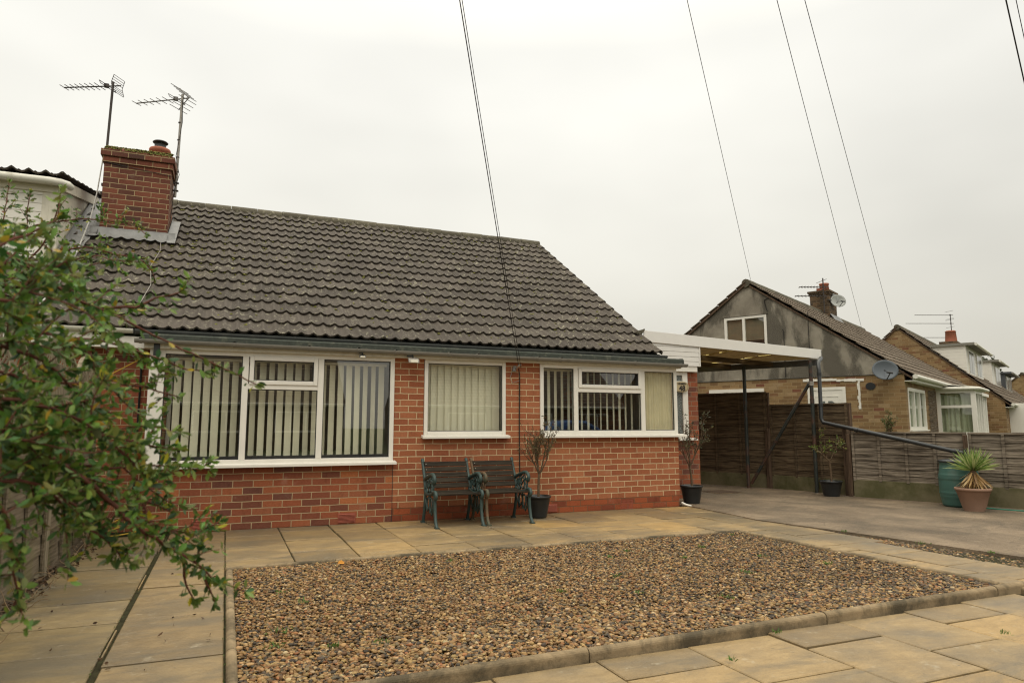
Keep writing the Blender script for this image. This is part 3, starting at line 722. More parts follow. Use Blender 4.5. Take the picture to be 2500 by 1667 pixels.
# air bricks
def airbrick(x0, x1, z0, z1, kind, y=FY):
    g = MB()
    if kind == 'lou':
        g.box(x0, x1, y-.004, y+.02, z0, z1)
        n = 7
        for k in range(n): z = z0+.008+(z1-z0-.016)*(k+.5)/n; g.poly([(x0+.008,y-.004,z-.005),(x0+.008,y-.014,z-.005),(x0+.008,y-.004,z+.006)], (x1-x0-.016,0,0))
    else:
        g.box(x0, x1, y-.003, y+.001, z0, z0+.012); g.box(x0, x1, y-.003, y+.001, z1-.012, z1); nx = 9
        for k in range(nx+1): x = x0+(x1-x0-.009)*k/nx; g.box(x, x+.009, y-.003, y+.001, z0+.012, z1-.012)
        for k in (1,2): z = z0+(z1-z0)*k/3; g.box(x0+.009, x1-.009, y-.0025, y+.0005, z-.004, z+.004)
    return g.build('air_brick', m_air, bung)
m_air = plain('red_air_brick', (.27,.07,.04), .6, .3, n=.15, ns=20)
airbrick(-.31,-.11,.012,.135,'lou'); airbrick(1.33,1.55,.012,.135,'lou'); airbrick(4.15,4.35,.012,.125,'lou'); airbrick(5.38,5.59,.0,.125,'grid', FY+.002)

# chimney
g = MB(); cx0, cx1, cy0, cy1 = -1.90, -0.985, 11.62, 12.3
g.box(cx0, cx1, cy0, cy1, 3.7, 5.20); ch = g.build('chimney', m_brick_ch, bung)
g = MB(); g.box(cx0-.025, cx1+.025, cy0-.025, cy1+.025, 5.20, 5.29); g.box(cx0-.05, cx1+.05, cy0-.05, cy1+.05, 5.297, 5.40); g.build('corbel_course', m_brick_ch, ch, bevel=.006)
g = MB(); a = .03; v = [(cx0-a,cy0-a,5.40),(cx1+a,cy0-a,5.40),(cx1+a,cy1+a,5.40),(cx0-a,cy1+a,5.40),(cx0+.03,cy0+.06,5.485),(cx1-.06,cy0+.06,5.485),(cx1-.06,cy1-.06,5.485),(cx0+.03,cy1-.06,5.485)]
g.add(v, [(4,5,6,7),(0,1,5,4),(1,2,6,5),(2,3,7,6),(3,0,4,7)]); g.build('weathered_cap', m_brick_ch, ch)
g = MB()
for i in range(420):
    x = random.uniform(cx0, cx1); y = cy0 + random.uniform(-.03,.1); z = 5.40+.085*max(0,min(1,(y-cy0+.03)/.09)); s_ = random.uniform(.01,.035)
    if random.random() < .3 and x < cx0+.3: continue
    blob(g, (x,y,z), s_, s_*.5)
tag(g.build('cap_moss', m_moss, ch), kind='stuff')
g = MB(); pc = (-1.19, 11.95, 5.45)
g.lathe([(.13,0),(.133,.115),(.155,.128),(.160,.165),(.152,.185),(.11,.19),(.11,.1)], pc); g.build('chimney_pot', m_terra_pot, ch)
g = MB(); g.lathe([(.085,.18),(.085,.26),(.0,.26)], pc); g.lathe([(.0,.30),(.11,.29),(.115,.30),(.10,.315),(0,.33)], pc)
for k in range(4): t = k*math.pi/2+.3; g.tube([(pc[0]+.075*math.cos(t),pc[1]+.075*math.sin(t),pc[2]+.24),(pc[0]+.09*math.cos(t),pc[1]+.09*math.sin(t),pc[2]+.3)], .005, 5)
g.build('chimney_cowl', m_dark, ch)
# lead flashing
g = MB(); n = 40; v = []
for i in range(n+1):
    x = cx0-.12 + (cx1-cx0+.24)*i/n; y = cy0-.012; zb = roofz(cy0)
    v += [(x, y, zb+.155+ random.uniform(-.002,.002)), (x, y-.012, zb+.055), (x, y-.15+.02*math.sin(x*17), roofz(y-.15)+.068+.024*math.exp(-((((x)/.15)%1-.5)/.2)**2)+random.uniform(-.003,.003))]
g.add(v, [(3*i+k, 3*i+3+k, 3*i+4+k, 3*i+1+k) for i in range(n) for k in (0,1)], smooth=True)
for sx, x in ((1, cx1), (-1, cx0)):
    v = []
    for i in range(9):
        y = cy0-.18 + .95*i/8; v += [(x+sx*.012, max(y,cy0), roofz(max(y,cy0))+.15), (x+sx*.016, y, roofz(y)+.075), (x+sx*.13, y, roofz(y)+.072+random.uniform(0,.008))]
    g.add(v, [(3*i+k, 3*i+3+k, 3*i+4+k, 3*i+1+k) for i in range(8) for k in (0,1)], smooth=True)
g.build('lead_flashing', m_lead, ch)

# side porch under the carport: front wall, sidelight, cladding
g = MB(); PYY = 9.62
g.box(7.24, 7.46, PYY, PYY+.22, -.02, 2.12); g.box(6.43, 7.24, PYY, PYY+.1, -.02, 1.0); g.box(7.36,7.46,PYY+.22,13.0,-.02,2.12); g.build('porch_wall', m_brick_side, bung)
g = MB(); g.box(6.44, 6.50, PYY-.03, PYY+.04, 1.0, 2.12); g.box(7.13, 7.235, PYY-.03, PYY+.04, 1.0, 2.12); g.box(6.50,7.13,PYY-.029,PYY+.04,1.0,1.05); g.box(6.50,7.13,PYY-.029,PYY+.04,2.06,2.12)
g.box(6.50,7.14,PYY-.028,PYY+.04,1.93,1.96)
pw = g.build('porch_window', m_upvc, bung, bevel=.004)
g = MB(); g.box(6.49, 7.14, PYY-.005, PYY+.005, 1.04, 2.07); g.build('obscured_glass', m_obsc, pw)
g = MB(); g.poly([(6.43,PYY-.10,.965),(6.43,PYY-.10,.995),(6.43,PYY,1.01),(6.43,PYY,.97)], (.93,0,0)); g.build('sill', m_upvc, pw, bevel=.003)
g = MB(); CY = 9.5
g.box(6.43, 7.40, CY+.03, CY+.10, 2.12, 2.215); g.build('porch_fascia', m_upvc, bung, bevel=.003)
g = MB()
x0, x1 = 6.30, 7.43
for k in range(5):
    zb = 2.215+.08*k; zt = zb+.079
    def cut(z): return 6.30 + max(0,(2.62-z))*.0
    xa = 6.30
    g.box(xa, x1, CY+.012, CY+.04, zb, zt-.008); g.box(xa, x1, CY+.02, CY+.04, zt-.008, zt)
g.box(x1, x1+.025, CY+.004, CY+.05, 2.21, 2.60)
g.build('porch_cladding', m_fascia, bung, bevel=.002)
g = MB(); g.poly([(6.30,CY+.05,2.2),(7.43,CY+.05,2.2),(7.43,13.0,2.2),(6.30,13.0,2.2)], (0,0,.36)); g.build('porch_roof', m_felt, bung)
g = MB()
for i in range(12): g.beam((6.12+random.uniform(0,.12),9.48+random.uniform(-.03,.02),2.72+random.uniform(-.02,.03)), (6.33,9.5,2.79+random.uniform(-.02,.01)), .02, .012)
g.build('verge_mortar', m_ridge, bung)

# ------------------------------------------------------------------ carport
car = thing('carport', 'lean-to carport with a white sloping fascia and brown corrugated roof on black steel posts', 'carport', (9.0, 9.5, 0))
g = MB(); z0a, z0b = 2.775, 2.62
g.poly([(6.315,CY-.012,z0a),(10.22,CY-.012,z0b),(10.22,CY-.012,z0b-.175),(6.315,CY-.012,z0a-.185)], (0,.024,0)); g.poly([(10.222,CY-.012,z0b),(10.222,CY+.09,z0b),(10.222,CY+.09,z0b-.175),(10.222,CY-.012,z0b-.175)], (-.02,0,0))
g.build('fascia', m_fascia, car, bevel=.003)
BX0, BY0, BX1, BY1 = 10.15, CY+.02, 9.02, 12.1      # outer edge follows the fence
m_sheet = M('brown_corrugated_sheet', .35, .5)
m_sheet.color(m_sheet.mix(m_sheet.rng(m_sheet.noise(2.2, 5, .7, stretch=(5,1.2,1), dist=.6), .44, .60), (.03,.02,.010), (.19,.125,.05)))
tr = m_sheet.n('ShaderNodeBsdfTranslucent'); tr.inputs[0].default_value = (.22,.14,.055,1); ms_ = m_sheet.n('ShaderNodeMixShader'); ms_.inputs[0].default_value = .2
m_sheet.l(m_sheet.b.outputs[0], ms_.inputs[1]); m_sheet.l(tr.outputs[0], ms_.inputs[2]); m_sheet.l(ms_.outputs[0], m_sheet.nt.nodes['Material Output'].inputs[0])
g = MB()
def sheet_z(x, y): return 2.60 - (x-6.4)*.036 + (y-9.5)*-.012
nx = 150; rows_y = np.linspace(CY+.03, 12.1, 8)
v = []
for yy in rows_y:
    xe = BX0 + (BX1-BX0)*(yy-BY0)/(BY1-BY0)
    for i in range(nx+1):
        x = 6.4 + (xe-6.4)*i/nx; v.append((x, yy, sheet_z(x, yy) + .016*math.sin(x*2*math.pi/.076*1.0)))
STRIP = ((8.17,8.245,9.7,10.75),(9.08,9.155,9.95,11.2))
def _in(f): cx_ = sum(v[k][0] for k in f)/4; cy_ = sum(v[k][1] for k in f)/4; return any(a-.012 < cx_ < b+.012 for a, b, c, d in STRIP)
fs = [(r_i*(nx+1)+i, r_i*(nx+1)+i+1, (r_i+1)*(nx+1)+i+1, (r_i+1)*(nx+1)+i) for r_i in range(7) for i in range(nx)]
g.add(v, [f for f in fs if not _in(f)], smooth=True)
g.build('roof_sheet', m_sheet.m, car)
m_strip = M('clear_ridged_strip', .4, .4); m_strip.color((.55,.45,.17)); tr = m_strip.n('ShaderNodeBsdfTranslucent'); tr.inputs[0].default_value = (.85,.68,.25,1); ms_ = m_strip.n('ShaderNodeMixShader'); ms_.inputs[0].default_value = .6
m_strip.l(m_strip.b.outputs[0], ms_.inputs[1]); m_strip.l(tr.outputs[0], ms_.inputs[2]); m_strip.l(ms_.outputs[0], m_strip.nt.nodes['Material Output'].inputs[0])
for a, b, c, d in STRIP:
    g = MB(); g.poly([(a-.03,CY+.05,sheet_z(a,CY)+.002),(b+.03,CY+.05,sheet_z(b,CY)+.002),(b+.03,12.05,sheet_z(b,12)+.002),(a-.03,12.05,sheet_z(a,12)+.002)]); g.build('clear_strip', m_strip.m, car)
g = MB()
for yy in (10.3, 11.1, 12.0):
    xe = BX0 + (BX1-BX0)*(yy-BY0)/(BY1-BY0); g.beam((7.46,yy,sheet_z(7.46,yy)-.07),(xe,yy,sheet_z(xe,yy)-.07),.04,.09)
g.build('cross_beam', m_fence_dark, car)
g = MB(); g.beam((BX0,BY0,sheet_z(BX0,BY0)-.085),(BX1,BY1,sheet_z(BX1,BY1)-.085),.05,.11); g.build('edge_beam', m_gutter_black, car)
def post(x, y, zt, r=.035):
    g = MB(); g.tube([(x,y,-.02),(x,y,1.5),(x,y,zt)], r, 10); g.tube([(x,y,1.62),(x,y,1.70)], r+.006, 10); g.lathe([(.0,.015),(.075,.015),(.075,0)], (x,y,0), 16); return g.build('post', m_pole, car)
post(9.46, 10.73, 2.38); post(9.90, 9.47, 2.40)
g = MB(); g.tube([(9.89,9.51,1.98),(9.49,10.68,.10)], .03, 8); g.build('brace', m_pole, car)
g = MB(); g.tube([(9.90,9.47,1.94),(9.90,9.47,2.02)], .045, 8); g.build('brace_clamp', m_steel, car)
g = MB()
g.tube([(10.16,9.46,2.46),(10.08,9.40,2.42),(9.93,9.30,2.38),(9.84,9.23,2.30),(9.82,9.20,2.2),(9.80,9.19,1.34),(9.805,9.16,1.27),(9.84,9.05,1.245),(10.33,7.05,.80),(10.34,7.01,.79)], .034, 12)
g.tube([(10.34,7.01,.86),(10.33,7.01,.62)], .034, 12)
for p, q in (((9.802,9.19,1.55),(9.802,9.19,1.60)),((9.94,8.62,1.147),(9.952,8.57,1.135)),((10.31,7.15,.825),(10.322,7.09,.812)),((9.82,9.20,2.10),(9.82,9.20,2.16))): g.tube([p,q], .040, 12)
dp = g.build('downpipe', m_black, car)

# house number sign (oval plate)
sg = thing('house_number_sign', 'oval cream house number plate reading NUMBER 48 in front of the patterned sidelight glass', 'sign', (7.08, 9.55, 1.86))
g = MB(); n = 36; v = []
for s_, y in ((1,9.556),(1,9.548),(.9,9.546)):
    for k in range(n):
        t = 2*math.pi*k/n; c, s2 = math.cos(t), math.sin(t)
        rx, rz = .145*s_, .088*(s_ if s_ == 1 else .86); v.append((7.075 + rx*math.copysign(abs(c)**.7, c), y, 1.862 + rz*math.copysign(abs(s2)**.7, s2)))
g.add(v, [(i*n+k, i*n+(k+1)%n, (i+1)*n+(k+1)%n, (i+1)*n+k) for i in range(2) for k in range(n)] + [tuple(range(2*n, 3*n))])
m_sign = plain('cream_sign_plate', (.42,.34,.2), .5, .4, n=.1); m_signdark = plain('sign_lettering', (.03,.022,.018), .5, .3)
g.build('plate', m_sign, sg)
def text(body, size, loc, mat, parent, rot=(R(90),0,0), bold=0.0, name='lettering', ext=.0015):
    cu = bpy.data.curves.new(name, 'FONT'); cu.body = body; cu.size = size; cu.align_x = 'CENTER'; cu.extrude = ext; cu.offset = bold
    to = bpy.data.objects.new('tmp', cu); COL.objects.link(to); bpy.context.view_layer.update()
    me = bpy.data.meshes.new_from_object(to); bpy.data.objects.remove(to)
    me.name = name; me.materials.clear(); me.materials.append(mat)
    o = bpy.data.objects.new(name, me); COL.objects.link(o); o.parent = parent
    q = parent
    o.location = Vector(loc) - ROOT.get(q.name, Vector((0,0,0))); o.rotation_euler = rot; return o
text('48', .125, (7.085, 9.543, 1.795), m_signdark, sg, bold=.004, name='number')
text('NUMBER', .042, (7.08, 9.543, 1.898), m_signdark, sg, bold=.001)
g = MB(); g.tube([(7.075 + .128*math.copysign(abs(math.cos(t))**.7, math.cos(t)), 9.545, 1.862+.072*math.copysign(abs(math.sin(t))**.7, math.sin(t))) for t in [2*math.pi*k/40 for k in range(41)]], .0018, 4, cap=False); g.build('border_line', m_signdark, sg)

# ------------------------------------------------------------------ neighbour attached on the left
nb = thing('attached_bungalow', 'adjoining bungalow half on the left with a white boarded dormer on its tiled roof', 'bungalow', (-5, 9.1, 0))
g = MB(); g.box(-9.0, PX-.02, 9.12, 9.24, 0, 2.15); g.build('wall', m_brick, nb)
g = MB(); tile_roof(g, -9.0, PX, (0,EY,EZ), (1,0,0), V_, N_, sl_, phase=0)
nroof = g.build('roof', m_tile, nb)
g = MB(); g.poly([(-9,EY+.02,EZ-.02),(PX,EY+.02,EZ-.02),(PX,RY,RZ-.03),(-9,RY,RZ-.03)], (0,0,-.05)); g.poly([(-9,RY,RZ-.03),(PX,RY,RZ-.03),(PX,RY+4.5,EZ),(-9,RY+4.5,EZ)], (0,0,-.05)); g.build('roof_deck', m_felt, nroof)
g = MB()
for i in range(16):
    x0 = -9 + 7.5*i/16; g.tube([(x0,RY,RZ-.02+random.uniform(-.006,.006)),(x0+.46,RY,RZ-.02)], .105, 12, flat=(0,0,1), tint=random.random())
g.build('ridge_tile', m_ridge, nroof)
gutter('gutter', -9.0, -1.04, 8.90, 2.335, 2.315, .05, m_gutter_white, nb, [-6,-5,-4,-3,-2.1,-1.3])
g = MB(); g.box(-9.0, PX, 8.93, 8.96, 2.12, 2.31); g.box(-9.0, PX, 8.96, 9.12, 2.12, 2.13); g.build('fascia', m_upvc, nb)
# dormer
DY = 10.62; DX = -2.22
dm = MB()
zb = roofz(DY)
for k in range(10):
    z = zb-.06 + .118*k; dm.box(-6.0, DX-.12, DY, DY+.02, z+.010, z+.118); dm.box(-6.0, DX-.12, DY+.012, DY+.03, z, z+.010)
dor = dm.build('dormer', m_upvc, nb)
g = MB(); g.box(DX-.12, DX, DY-.012, DY+.08, zb-.02, 4.47); g.box(DX-.20, DX-.12, DY-.006, DY+.05, zb-.02, 4.40); g.box(-6.0, DX, DY-.03, DY+.02, 4.33, 4.42); g.box(-6.0, DX+.04, DY-.10, DY+.0, 4.42, 4.45); g.build('corner_trim', m_upvc_old, dor, bevel=.003)
yb_ = RY-.2
g = MB(); g.poly([(DX-.01,DY+.08,zb+.05),(DX-.01,DY+.08,4.47),(DX-.01,yb_,5.02),(DX-.01,yb_,roofz(yb_))], (-.03,0,0)); g.build('dormer_cheek', m_upvc_old, dor)
for k in range(0): pass
g = MB(); g.beam((DX+.02,DY-.05,4.44),(DX+.02,yb_,5.03),.03,.14); g.build('bargeboard', m_upvc_old, dor)
g = MB(); Ld = math.hypot(yb_-DY+.16, .6); 
vv = Vector((0, yb_-DY+.16, .60)).normalized(); nn_ = Vector((0,-vv.z,vv.y))
tile_roof(g, -6.0, DX+.07, (0,DY-.14,4.525), (1,0,0), vv, nn_, Ld, gauge=.33, pitch=.19, amp=.045, lip=.03, tile=.38)
g.build('dormer_roof', m_tile, dor)
gg = MB(); n = 10; v = []; r = .055; yg, zg = DY-.15, 4.47
path = [(-6.0,yg),(DX-.1,yg),(DX+.02,yg+.03),(DX+.09,yg+.11),(DX+.10,yg+.2)]
gg.tube([(x,y,zg-.02) for x, y in path], .05, 12); gg.build('dormer_gutter', m_gutter_white, dor)
g = MB(); g.box(-6.0, DX+.03, DY-.015, DY-.005, zb-.12, zb-.02); g.poly([(-6.0,DY-.02,zb-.02),(DX+.1,DY-.02,zb-.02),(DX+.1,DY-.28,roofz(DY-.28)+.055),(-6,DY-.28,roofz(DY-.28)+.055)], (0,0,.006))
v = []
for i in range(16):
    y = DY-.2 + (yb_-DY+.2)*i/15; x = DX+.01; v += [(x, y, roofz(y)+.17), (x+.01, y, roofz(y)+.06), (x+.21+random.uniform(-.015,.015)+.05*(i/15), y, roofz(y)+.05+random.uniform(0,.02))]
g.add(v, [(3*i+k,3*i+3+k,3*i+4+k,3*i+1+k) for i in range(15) for k in (0,1)], smooth=True); g.build('lead_flashing', m_lead, dor)
# ------------------------------------------------------------------ aerials
def yagi(name, label, loc, boom, n_el, el, refl, mast_mat, boom_mat, mast, style, parent_mb=None, group='television aerials on the chimney'):
    """boom: (start, end) ; elements lie along Y"""
    t = thing(name, label, 'aerial', loc, group)
    g = MB(); g.tube(mast, mast_r, 8); g.build('mast', mast_mat, t)
    a, b = Vector(boom[0]), Vector(boom[1]); d = (b-a)
    g = MB(); g.tube([a, b], .011, 6); g.build('boom', boom_mat, t)
    g = MB(); tilt = Vector((.10, 0, -.02))
    E_ = Vector((-d.y, d.x, 0)).normalized()*-1; dn = d.normalized()
    for i in range(n_el):
        p = a + d*(i/(n_el)*.72+.005); l = el*(.85+.3*i/n_el); g.tube([p-E_*l/2, p+E_*l/2], .006, 5)
    g.build('director_rods', boom_mat, t)
    g = MB(); p = a + d*.76
    g.tube([p-E_*.17+Vector((0,0,.02)), p-E_*.17+dn*.03+Vector((0,0,-.03)), p+E_*.17+dn*.03+Vector((0,0,-.03)), p+E_*.17+Vector((0,0,.02)), p-E_*.17+Vector((0,0,.02))], .006, 5); g.box(p.x-.04,p.x+.03,p.y-.03,p.y+.03,p.z-.02,p.z+.035)
    g.build('dipole', boom_mat, t)
    g = MB(); p = a + d*.93
    Z_ = Vector((0,0,1))
    if style == 'grid':
        for sgn in (1, -1):
            for k in range(4):
                q = p + dn*.012*k + Z_*sgn*(.03+.035*k); g.tube([q-E_*.12, q+E_*.12], .0045, 5)
            for e2 in (-.12, .12): g.tube([p+E_*e2, p+E_*e2+dn*.04+Z_*sgn*.13], .005, 5)
    else:
        for sgn in (1, -1):
            for k in range(4):
                q = p + dn*(.05-.06*k) + Z_*sgn*(.03+.05*k); g.tube([q-E_*.19, q+E_*.19], .0055, 5)
            g.tube([p+dn*.07, p-dn*.13+Z_*sgn*.19], .008, 5)
    g.build('reflector', boom_mat, t)
    return t
mast_r = .019
ma = yagi('television_aerial', 'left hand dark television aerial on a mast strapped to the left side of the chimney', (-1.97,12.2,5.3), ((-2.72,12.66,6.73),(-1.83,12.10,6.67)), 8, .22, 1, m_darkiron, m_darkiron, [(-1.975,12.2,4.7),(-1.972,12.2,5.7),(-1.955,12.2,6.76)], 'grid')
g = MB(); 
for z in (5.02,4.88): g = MB(); g.box(-2.01,-1.90,12.17,12.23,z-.02,z+.02); g.build('wall_bracket', m_darkiron, ma)
mast_r = .021
mb_ = yagi('television_aerial', 'right hand pale metal television aerial with wide reflector rods beside the chimney', (-.93,12.1,5.0), ((-1.68,12.76,6.70),(-.82,12.02,6.62)), 6, .22, 1, m_steel, m_alu, [(-.945,12.1,4.92),(-.935,12.1,5.8),(-.925,12.1,6.70)], 'corner')
g = MB()
for z in (5.16,5.03): g = MB(); g.beam((-1.03,12.1,z),(-.90,12.1,z),.05,.018); g.build('wall_bracket', m_darkiron, mb_)
g = MB(); g.tube([(-1.92,11.608,5.20),(-.97,11.608,5.10),(-.96,12.1,5.10)], .005, 5); g.build('lashing_wire', m_darkiron, mb_)
for z in (5.35,5.6,5.9,6.2): g = MB(); g.tube([(-.94,12.1,z-.008),(-.94,12.1,z+.008)], .026, 8); g.build('cable_tie', m_darkiron, mb_)
def cable(name, label, pts, r, mat, group=None, cat='cable', n=5):
    g = MB(); g.tube(pts, r, n, cap=False); o = g.build(name, mat, loc=pts[0]); return tag(o, label, cat, group)
cable('aerial_cable', 'thin dark cable looping down the pale aerial mast beside the chimney', [(-.92,12.08,6.6),(-.90,12.06,6.2),(-.965,12.06,5.6),(-.90,12.07,5.3),(-.96,12.07,5.0),(-.985,11.95,4.4)], .005, m_wire)
cable('aerial_cable', 'white cable running from the left side of the chimney down the tiles to the eaves', [(-1.96,11.84,5.3),(-2.0,11.82,4.75),(-2.02,11.6,4.3),(-2.03,11.0,roofz(11.0)+.06),(-1.98,10.2,roofz(10.2)+.05),(-2.02,9.5,roofz(9.5)+.06),(-2.1,8.95,2.4),(-2.1,8.86,2.2)], .010, m_wire_white)
cable('aerial_cable', 'thin grey cable lying on the tiles below the right corner of the chimney', [(-1.08,11.7,roofz(11.7)+.045),(-1.02,11.2,roofz(11.2)+.05),(-1.08,10.6,roofz(10.6)+.045),(-1.0,10.0,roofz(10)+.05),(-1.06,9.4,roofz(9.4)+.045)], .005, m_steel)
cable('wall_cable', 'black cable clipped down the brick pier from the wire bracket to behind the bench', [(3.74,8.74,2.0),(3.775,8.786,1.9),(3.77,8.79,1.2),(3.775,8.79,.5),(3.77,8.79,.1)], .008, m_wire)
cable('loose_cable', 'short grey cable loop hanging below the wire bracket', [(3.66,8.78,1.97),(3.62,8.77,1.86),(3.66,8.77,1.80),(3.76,8.78,1.83)], .004, m_steel)
cable('yellow_cable', 'thin yellow cable strung from the eaves corner across the recessed brick wall', [(-.90,9.06,2.03),(-1.05,9.07,1.93),(-1.25,9.06,1.80)], .006, m_yellow)
p = [(-1.0,9.0,.30),(-1.05,8.95,.15),(-1.22,8.85,.06),(-1.28,8.75,.03),(-1.18,8.78,.05),(-1.0,8.85,.10),(-.98,8.95,.2),(-1.1,8.98,.14),(-1.27,8.9,.04),(-1.25,8.68,.02),(-1.05,8.70,.02),(-.9,8.79,.03),(-.82,8.86,.05)]
cable('yellow_cable', 'tangle of yellow cable lying on the ground in the corner by the fence', p, .007, m_yellow)
# overhead wires
def sagged(a, b, s, n=24):
    a, b = Vector(a), Vector(b); return [a + (b-a)*t + Vector((0,0,-4*s*t*(1-t))) for t in [i/n for i in range(n+1)]]
P0 = (-.66, .88, 7.7)
WG = 'overhead wires fanning out from a pole'
cable('overhead_wire', 'black overhead wire reaching the bracket between the bungalow windows, thicker of the pair', sagged((-.73,.91,7.7), (3.72,8.70,2.04), .0), .005, m_wire, WG, 'wire')
cable('overhead_wire', 'black overhead wire reaching the bracket between the bungalow windows, thinner one of the pair', sagged((-.70,.93,7.74), (3.75,8.68,2.00), .05), .0035, m_wire, WG, 'wire')
cable('overhead_wire', 'thin overhead wire ending at the peak of the grey rendered gable', sagged(P0, (12.56,13.85,5.02), 0), .0045, m_wire, WG, 'wire')
cable('overhead_wire', 'thin overhead wire ending halfway along the ridge of the rendered house', sagged(P0, (22.6,19.0,5.0), 0), .005, m_wire, WG, 'wire')
cable('overhead_wire', 'thin overhead wire ending at the peak of the buff brick gable', sagged(P0, (23.44,18.34,5.02), 0), .005, m_wire, WG, 'wire')
def raypt(a, b, t): return tuple(a[i]+(b[i]-a[i])*t for i in range(3))
cable('overhead_wire', 'thick overhead wire crossing the top right corner of the sky, left of its pair', sagged((-.05,.63,7.7), raypt((-.05,.63,7.7),(8.04,4.45,5.0),2.6), 0), .007, m_wire, WG, 'wire')
cable('overhead_wire', 'thinner overhead wire crossing the top right corner of the sky, right of its pair', sagged((-.03,.58,7.75), raypt((-.03,.58,7.75),(8.15,4.42,5.03),2.6), 0), .004, m_wire, WG, 'wire')
t = thing('wire_bracket', 'small metal hook and insulator holding the overhead wire on the brick pier', 'bracket', (3.73,8.76,2.02))
g = MB(); g.tube([(3.70,8.80,2.0),(3.70,8.72,2.0),(3.72,8.69,2.04),(3.76,8.70,2.05)], .008, 6); g.box(3.68,3.72,8.785,8.80,1.96,2.04); g.build('hook', m_steel, t)
g = MB(); g.lathe([(0,.0),(.02,.0),(.026,.015),(.014,.03),(.024,.045),(0,.06)], (3.665,8.74,1.955), 12); g.build('insulator', m_alu, t)

# flood lights
def floodlight(loc, label, small):
    t = thing('security_light', label, 'light', loc)
    x, y, z = loc; g = MB(); s = .6 if small else 1
    g.poly([(x-.06*s,y-.01,z),(x+.06*s,y-.01,z),(x+.07*s,y-.09*s,z-.03*s),(x-.07*s,y-.09*s,z-.03*s)], (0,-.01,-.045*s)); g.build('lamp_housing', m_steel if not small else m_black, t, bevel=.004)
    g = MB(); g.poly([(x-.05*s,y-.1*s-.004,z-.036*s),(x+.05*s,y-.1*s-.004,z-.036*s),(x+.05*s,y-.11*s,z-.07*s),(x-.05*s,y-.11*s,z-.07*s)]); g.build('lens', m_upvc_old, t)
    g = MB(); g.beam((x,y,z+.03),(x,y-.03,z-.0),.02,.02); g.beam((x-.07*s,y+.01,z+.02),(x,y,z+.02),.02,.02); g.build('bracket', m_black, t)
floodlight((2.20,8.66,2.085), 'grey security floodlight under the gutter between the two left windows', False)
floodlight((1.55,8.66,2.10), 'small black security light under the gutter above the largest window', True)

# ------------------------------------------------------------------ benches
def bench(label, x0, x1, rust_left=False):
    """cast iron ends with timber slats, facing the street"""
    t = thing('garden_bench', label, 'bench', ((x0+x1)/2, 8.3, 0), 'slatted garden benches against the house wall')
    def end_frame(x, mat):
        g = MB(); fl = (1,0,0); r = (.022,.014)
        # back upright, curving to the rear foot
        g.tube([(x,8.66,.76),(x,8.655,.74),(x,8.61,.66),(x,8.555,.55),(x,8.52,.46),(x,8.50,.38),(x,8.51,.26),(x,8.54,.14),(x,8.585,.03),(x,8.60,0)], .02, 8, flat=fl)
        g.tube([(x,8.675,.775),(x,8.66,.765),(x,8.65,.74)], .022, 8)
        # seat rail with a scroll nose
        g.tube([(x,8.52,.40),(x,8.42,.365),(x,8.30,.365),(x,8.19,.385),(x,8.11,.415),(x,8.05,.41),(x,8.02,.375),(x,8.03,.34),(x,8.06,.335)], .021, 8, flat=fl)
        # front leg
        g.tube([(x,8.07,.40),(x,8.08,.30),(x,8.065,.18),(x,8.035,.07),(x,7.995,0.02),(x,7.975,0)], .021, 8, flat=fl)
        g.box(x-.025,x+.025,7.95,8.02,-.005,.014); g.box(x-.025,x+.025,8.57,8.64,-.005,.014)
        # arm rest with rolled end
        g.tube([(x,8.545,.53),(x,8.47,.555),(x,8.36,.585),(x,8.25,.61),(x,8.17,.615),(x,8.11,.59),(x,8.09,.55),(x,8.11,.515),(x,8.145,.525)], .023, 8, flat=fl)
        # scrollwork between arm and seat
        def ring(cy, cz, ry, rz, rr=.010, a0=0, a1=2*math.pi): g.tube([(x, cy+ry*math.cos(a), cz+rz*math.sin(a)) for a in [a0+(a1-a0)*k/16 for k in range(17)]], rr, 6, cap=False)
        ring(8.28,.475,.055,.075); ring(8.18,.47,.045,.07); ring(8.38,.46,.05,.07); ring(8.23,.55,.03,.03,.008); ring(8.33,.545,.03,.025,.008); ring(8.44,.475,.03,.05,.008)
        g.tube([(x,8.50,.42),(x,8.40,.50),(x,8.33,.44),(x,8.24,.52),(x,8.14,.42)], .009, 6)
        # apron scroll under the seat
        ring(8.36,.26,.06,.07,.009); ring(8.24,.25,.05,.08,.009); g.tube([(x,8.50,.30),(x,8.40,.16),(x,8.30,.22),(x,8.20,.13),(x,8.09,.27)], .010, 6)
        g.tube([(x,8.29,.35),(x,8.29,.15)], .012, 6)
        g.build('end_frame', mat, t)
    end_frame(x0, m_iron_rust if rust_left else m_iron); end_frame(x1, m_iron)
    b = MB()
    for k in range(5):
        z = .455 + .066*k; y = 8.505 + (z-.4)*.42
        d = random.uniform(-.003,.003); dn = Vector((0,.39,.92)) ; c0 = Vector((x0+.012,y-.02+d,z)); c1 = Vector((x1-.012,y-.02,z+random.uniform(-.002,.002)))
        b.beam(c0, c1, .018, .060, up=(0,.39,.92), tint=random.random())
    b.build('backrest', m_bench, t, bevel=.003)
    s_ = MB()
    for k in range(7):
        y = 8.06 + .068*k; z = .385 - .02*math.sin(k/6*math.pi) + (0.0 if k else .0)
        s_.beam((x0+.012,y,z),(x1-.012,y,z), .056, .02, tint=random.random())
    s_.build('seat', m_bench, t, bevel=.003)
    bo = MB()
    for k in range(5):
        z = .455+.066*k; y = 8.505+(z-.4)*.42-.035; bo.lathe([(0,.004),(.006,.002),(.007,0)], (x0+.03, y, z), 8)
    bo.build('bolt_heads', m_upvc_old, t)
    return t
bench('left hand weathered slat bench with blue green cast iron ends, nearer the large window', 2.36, 2.95)
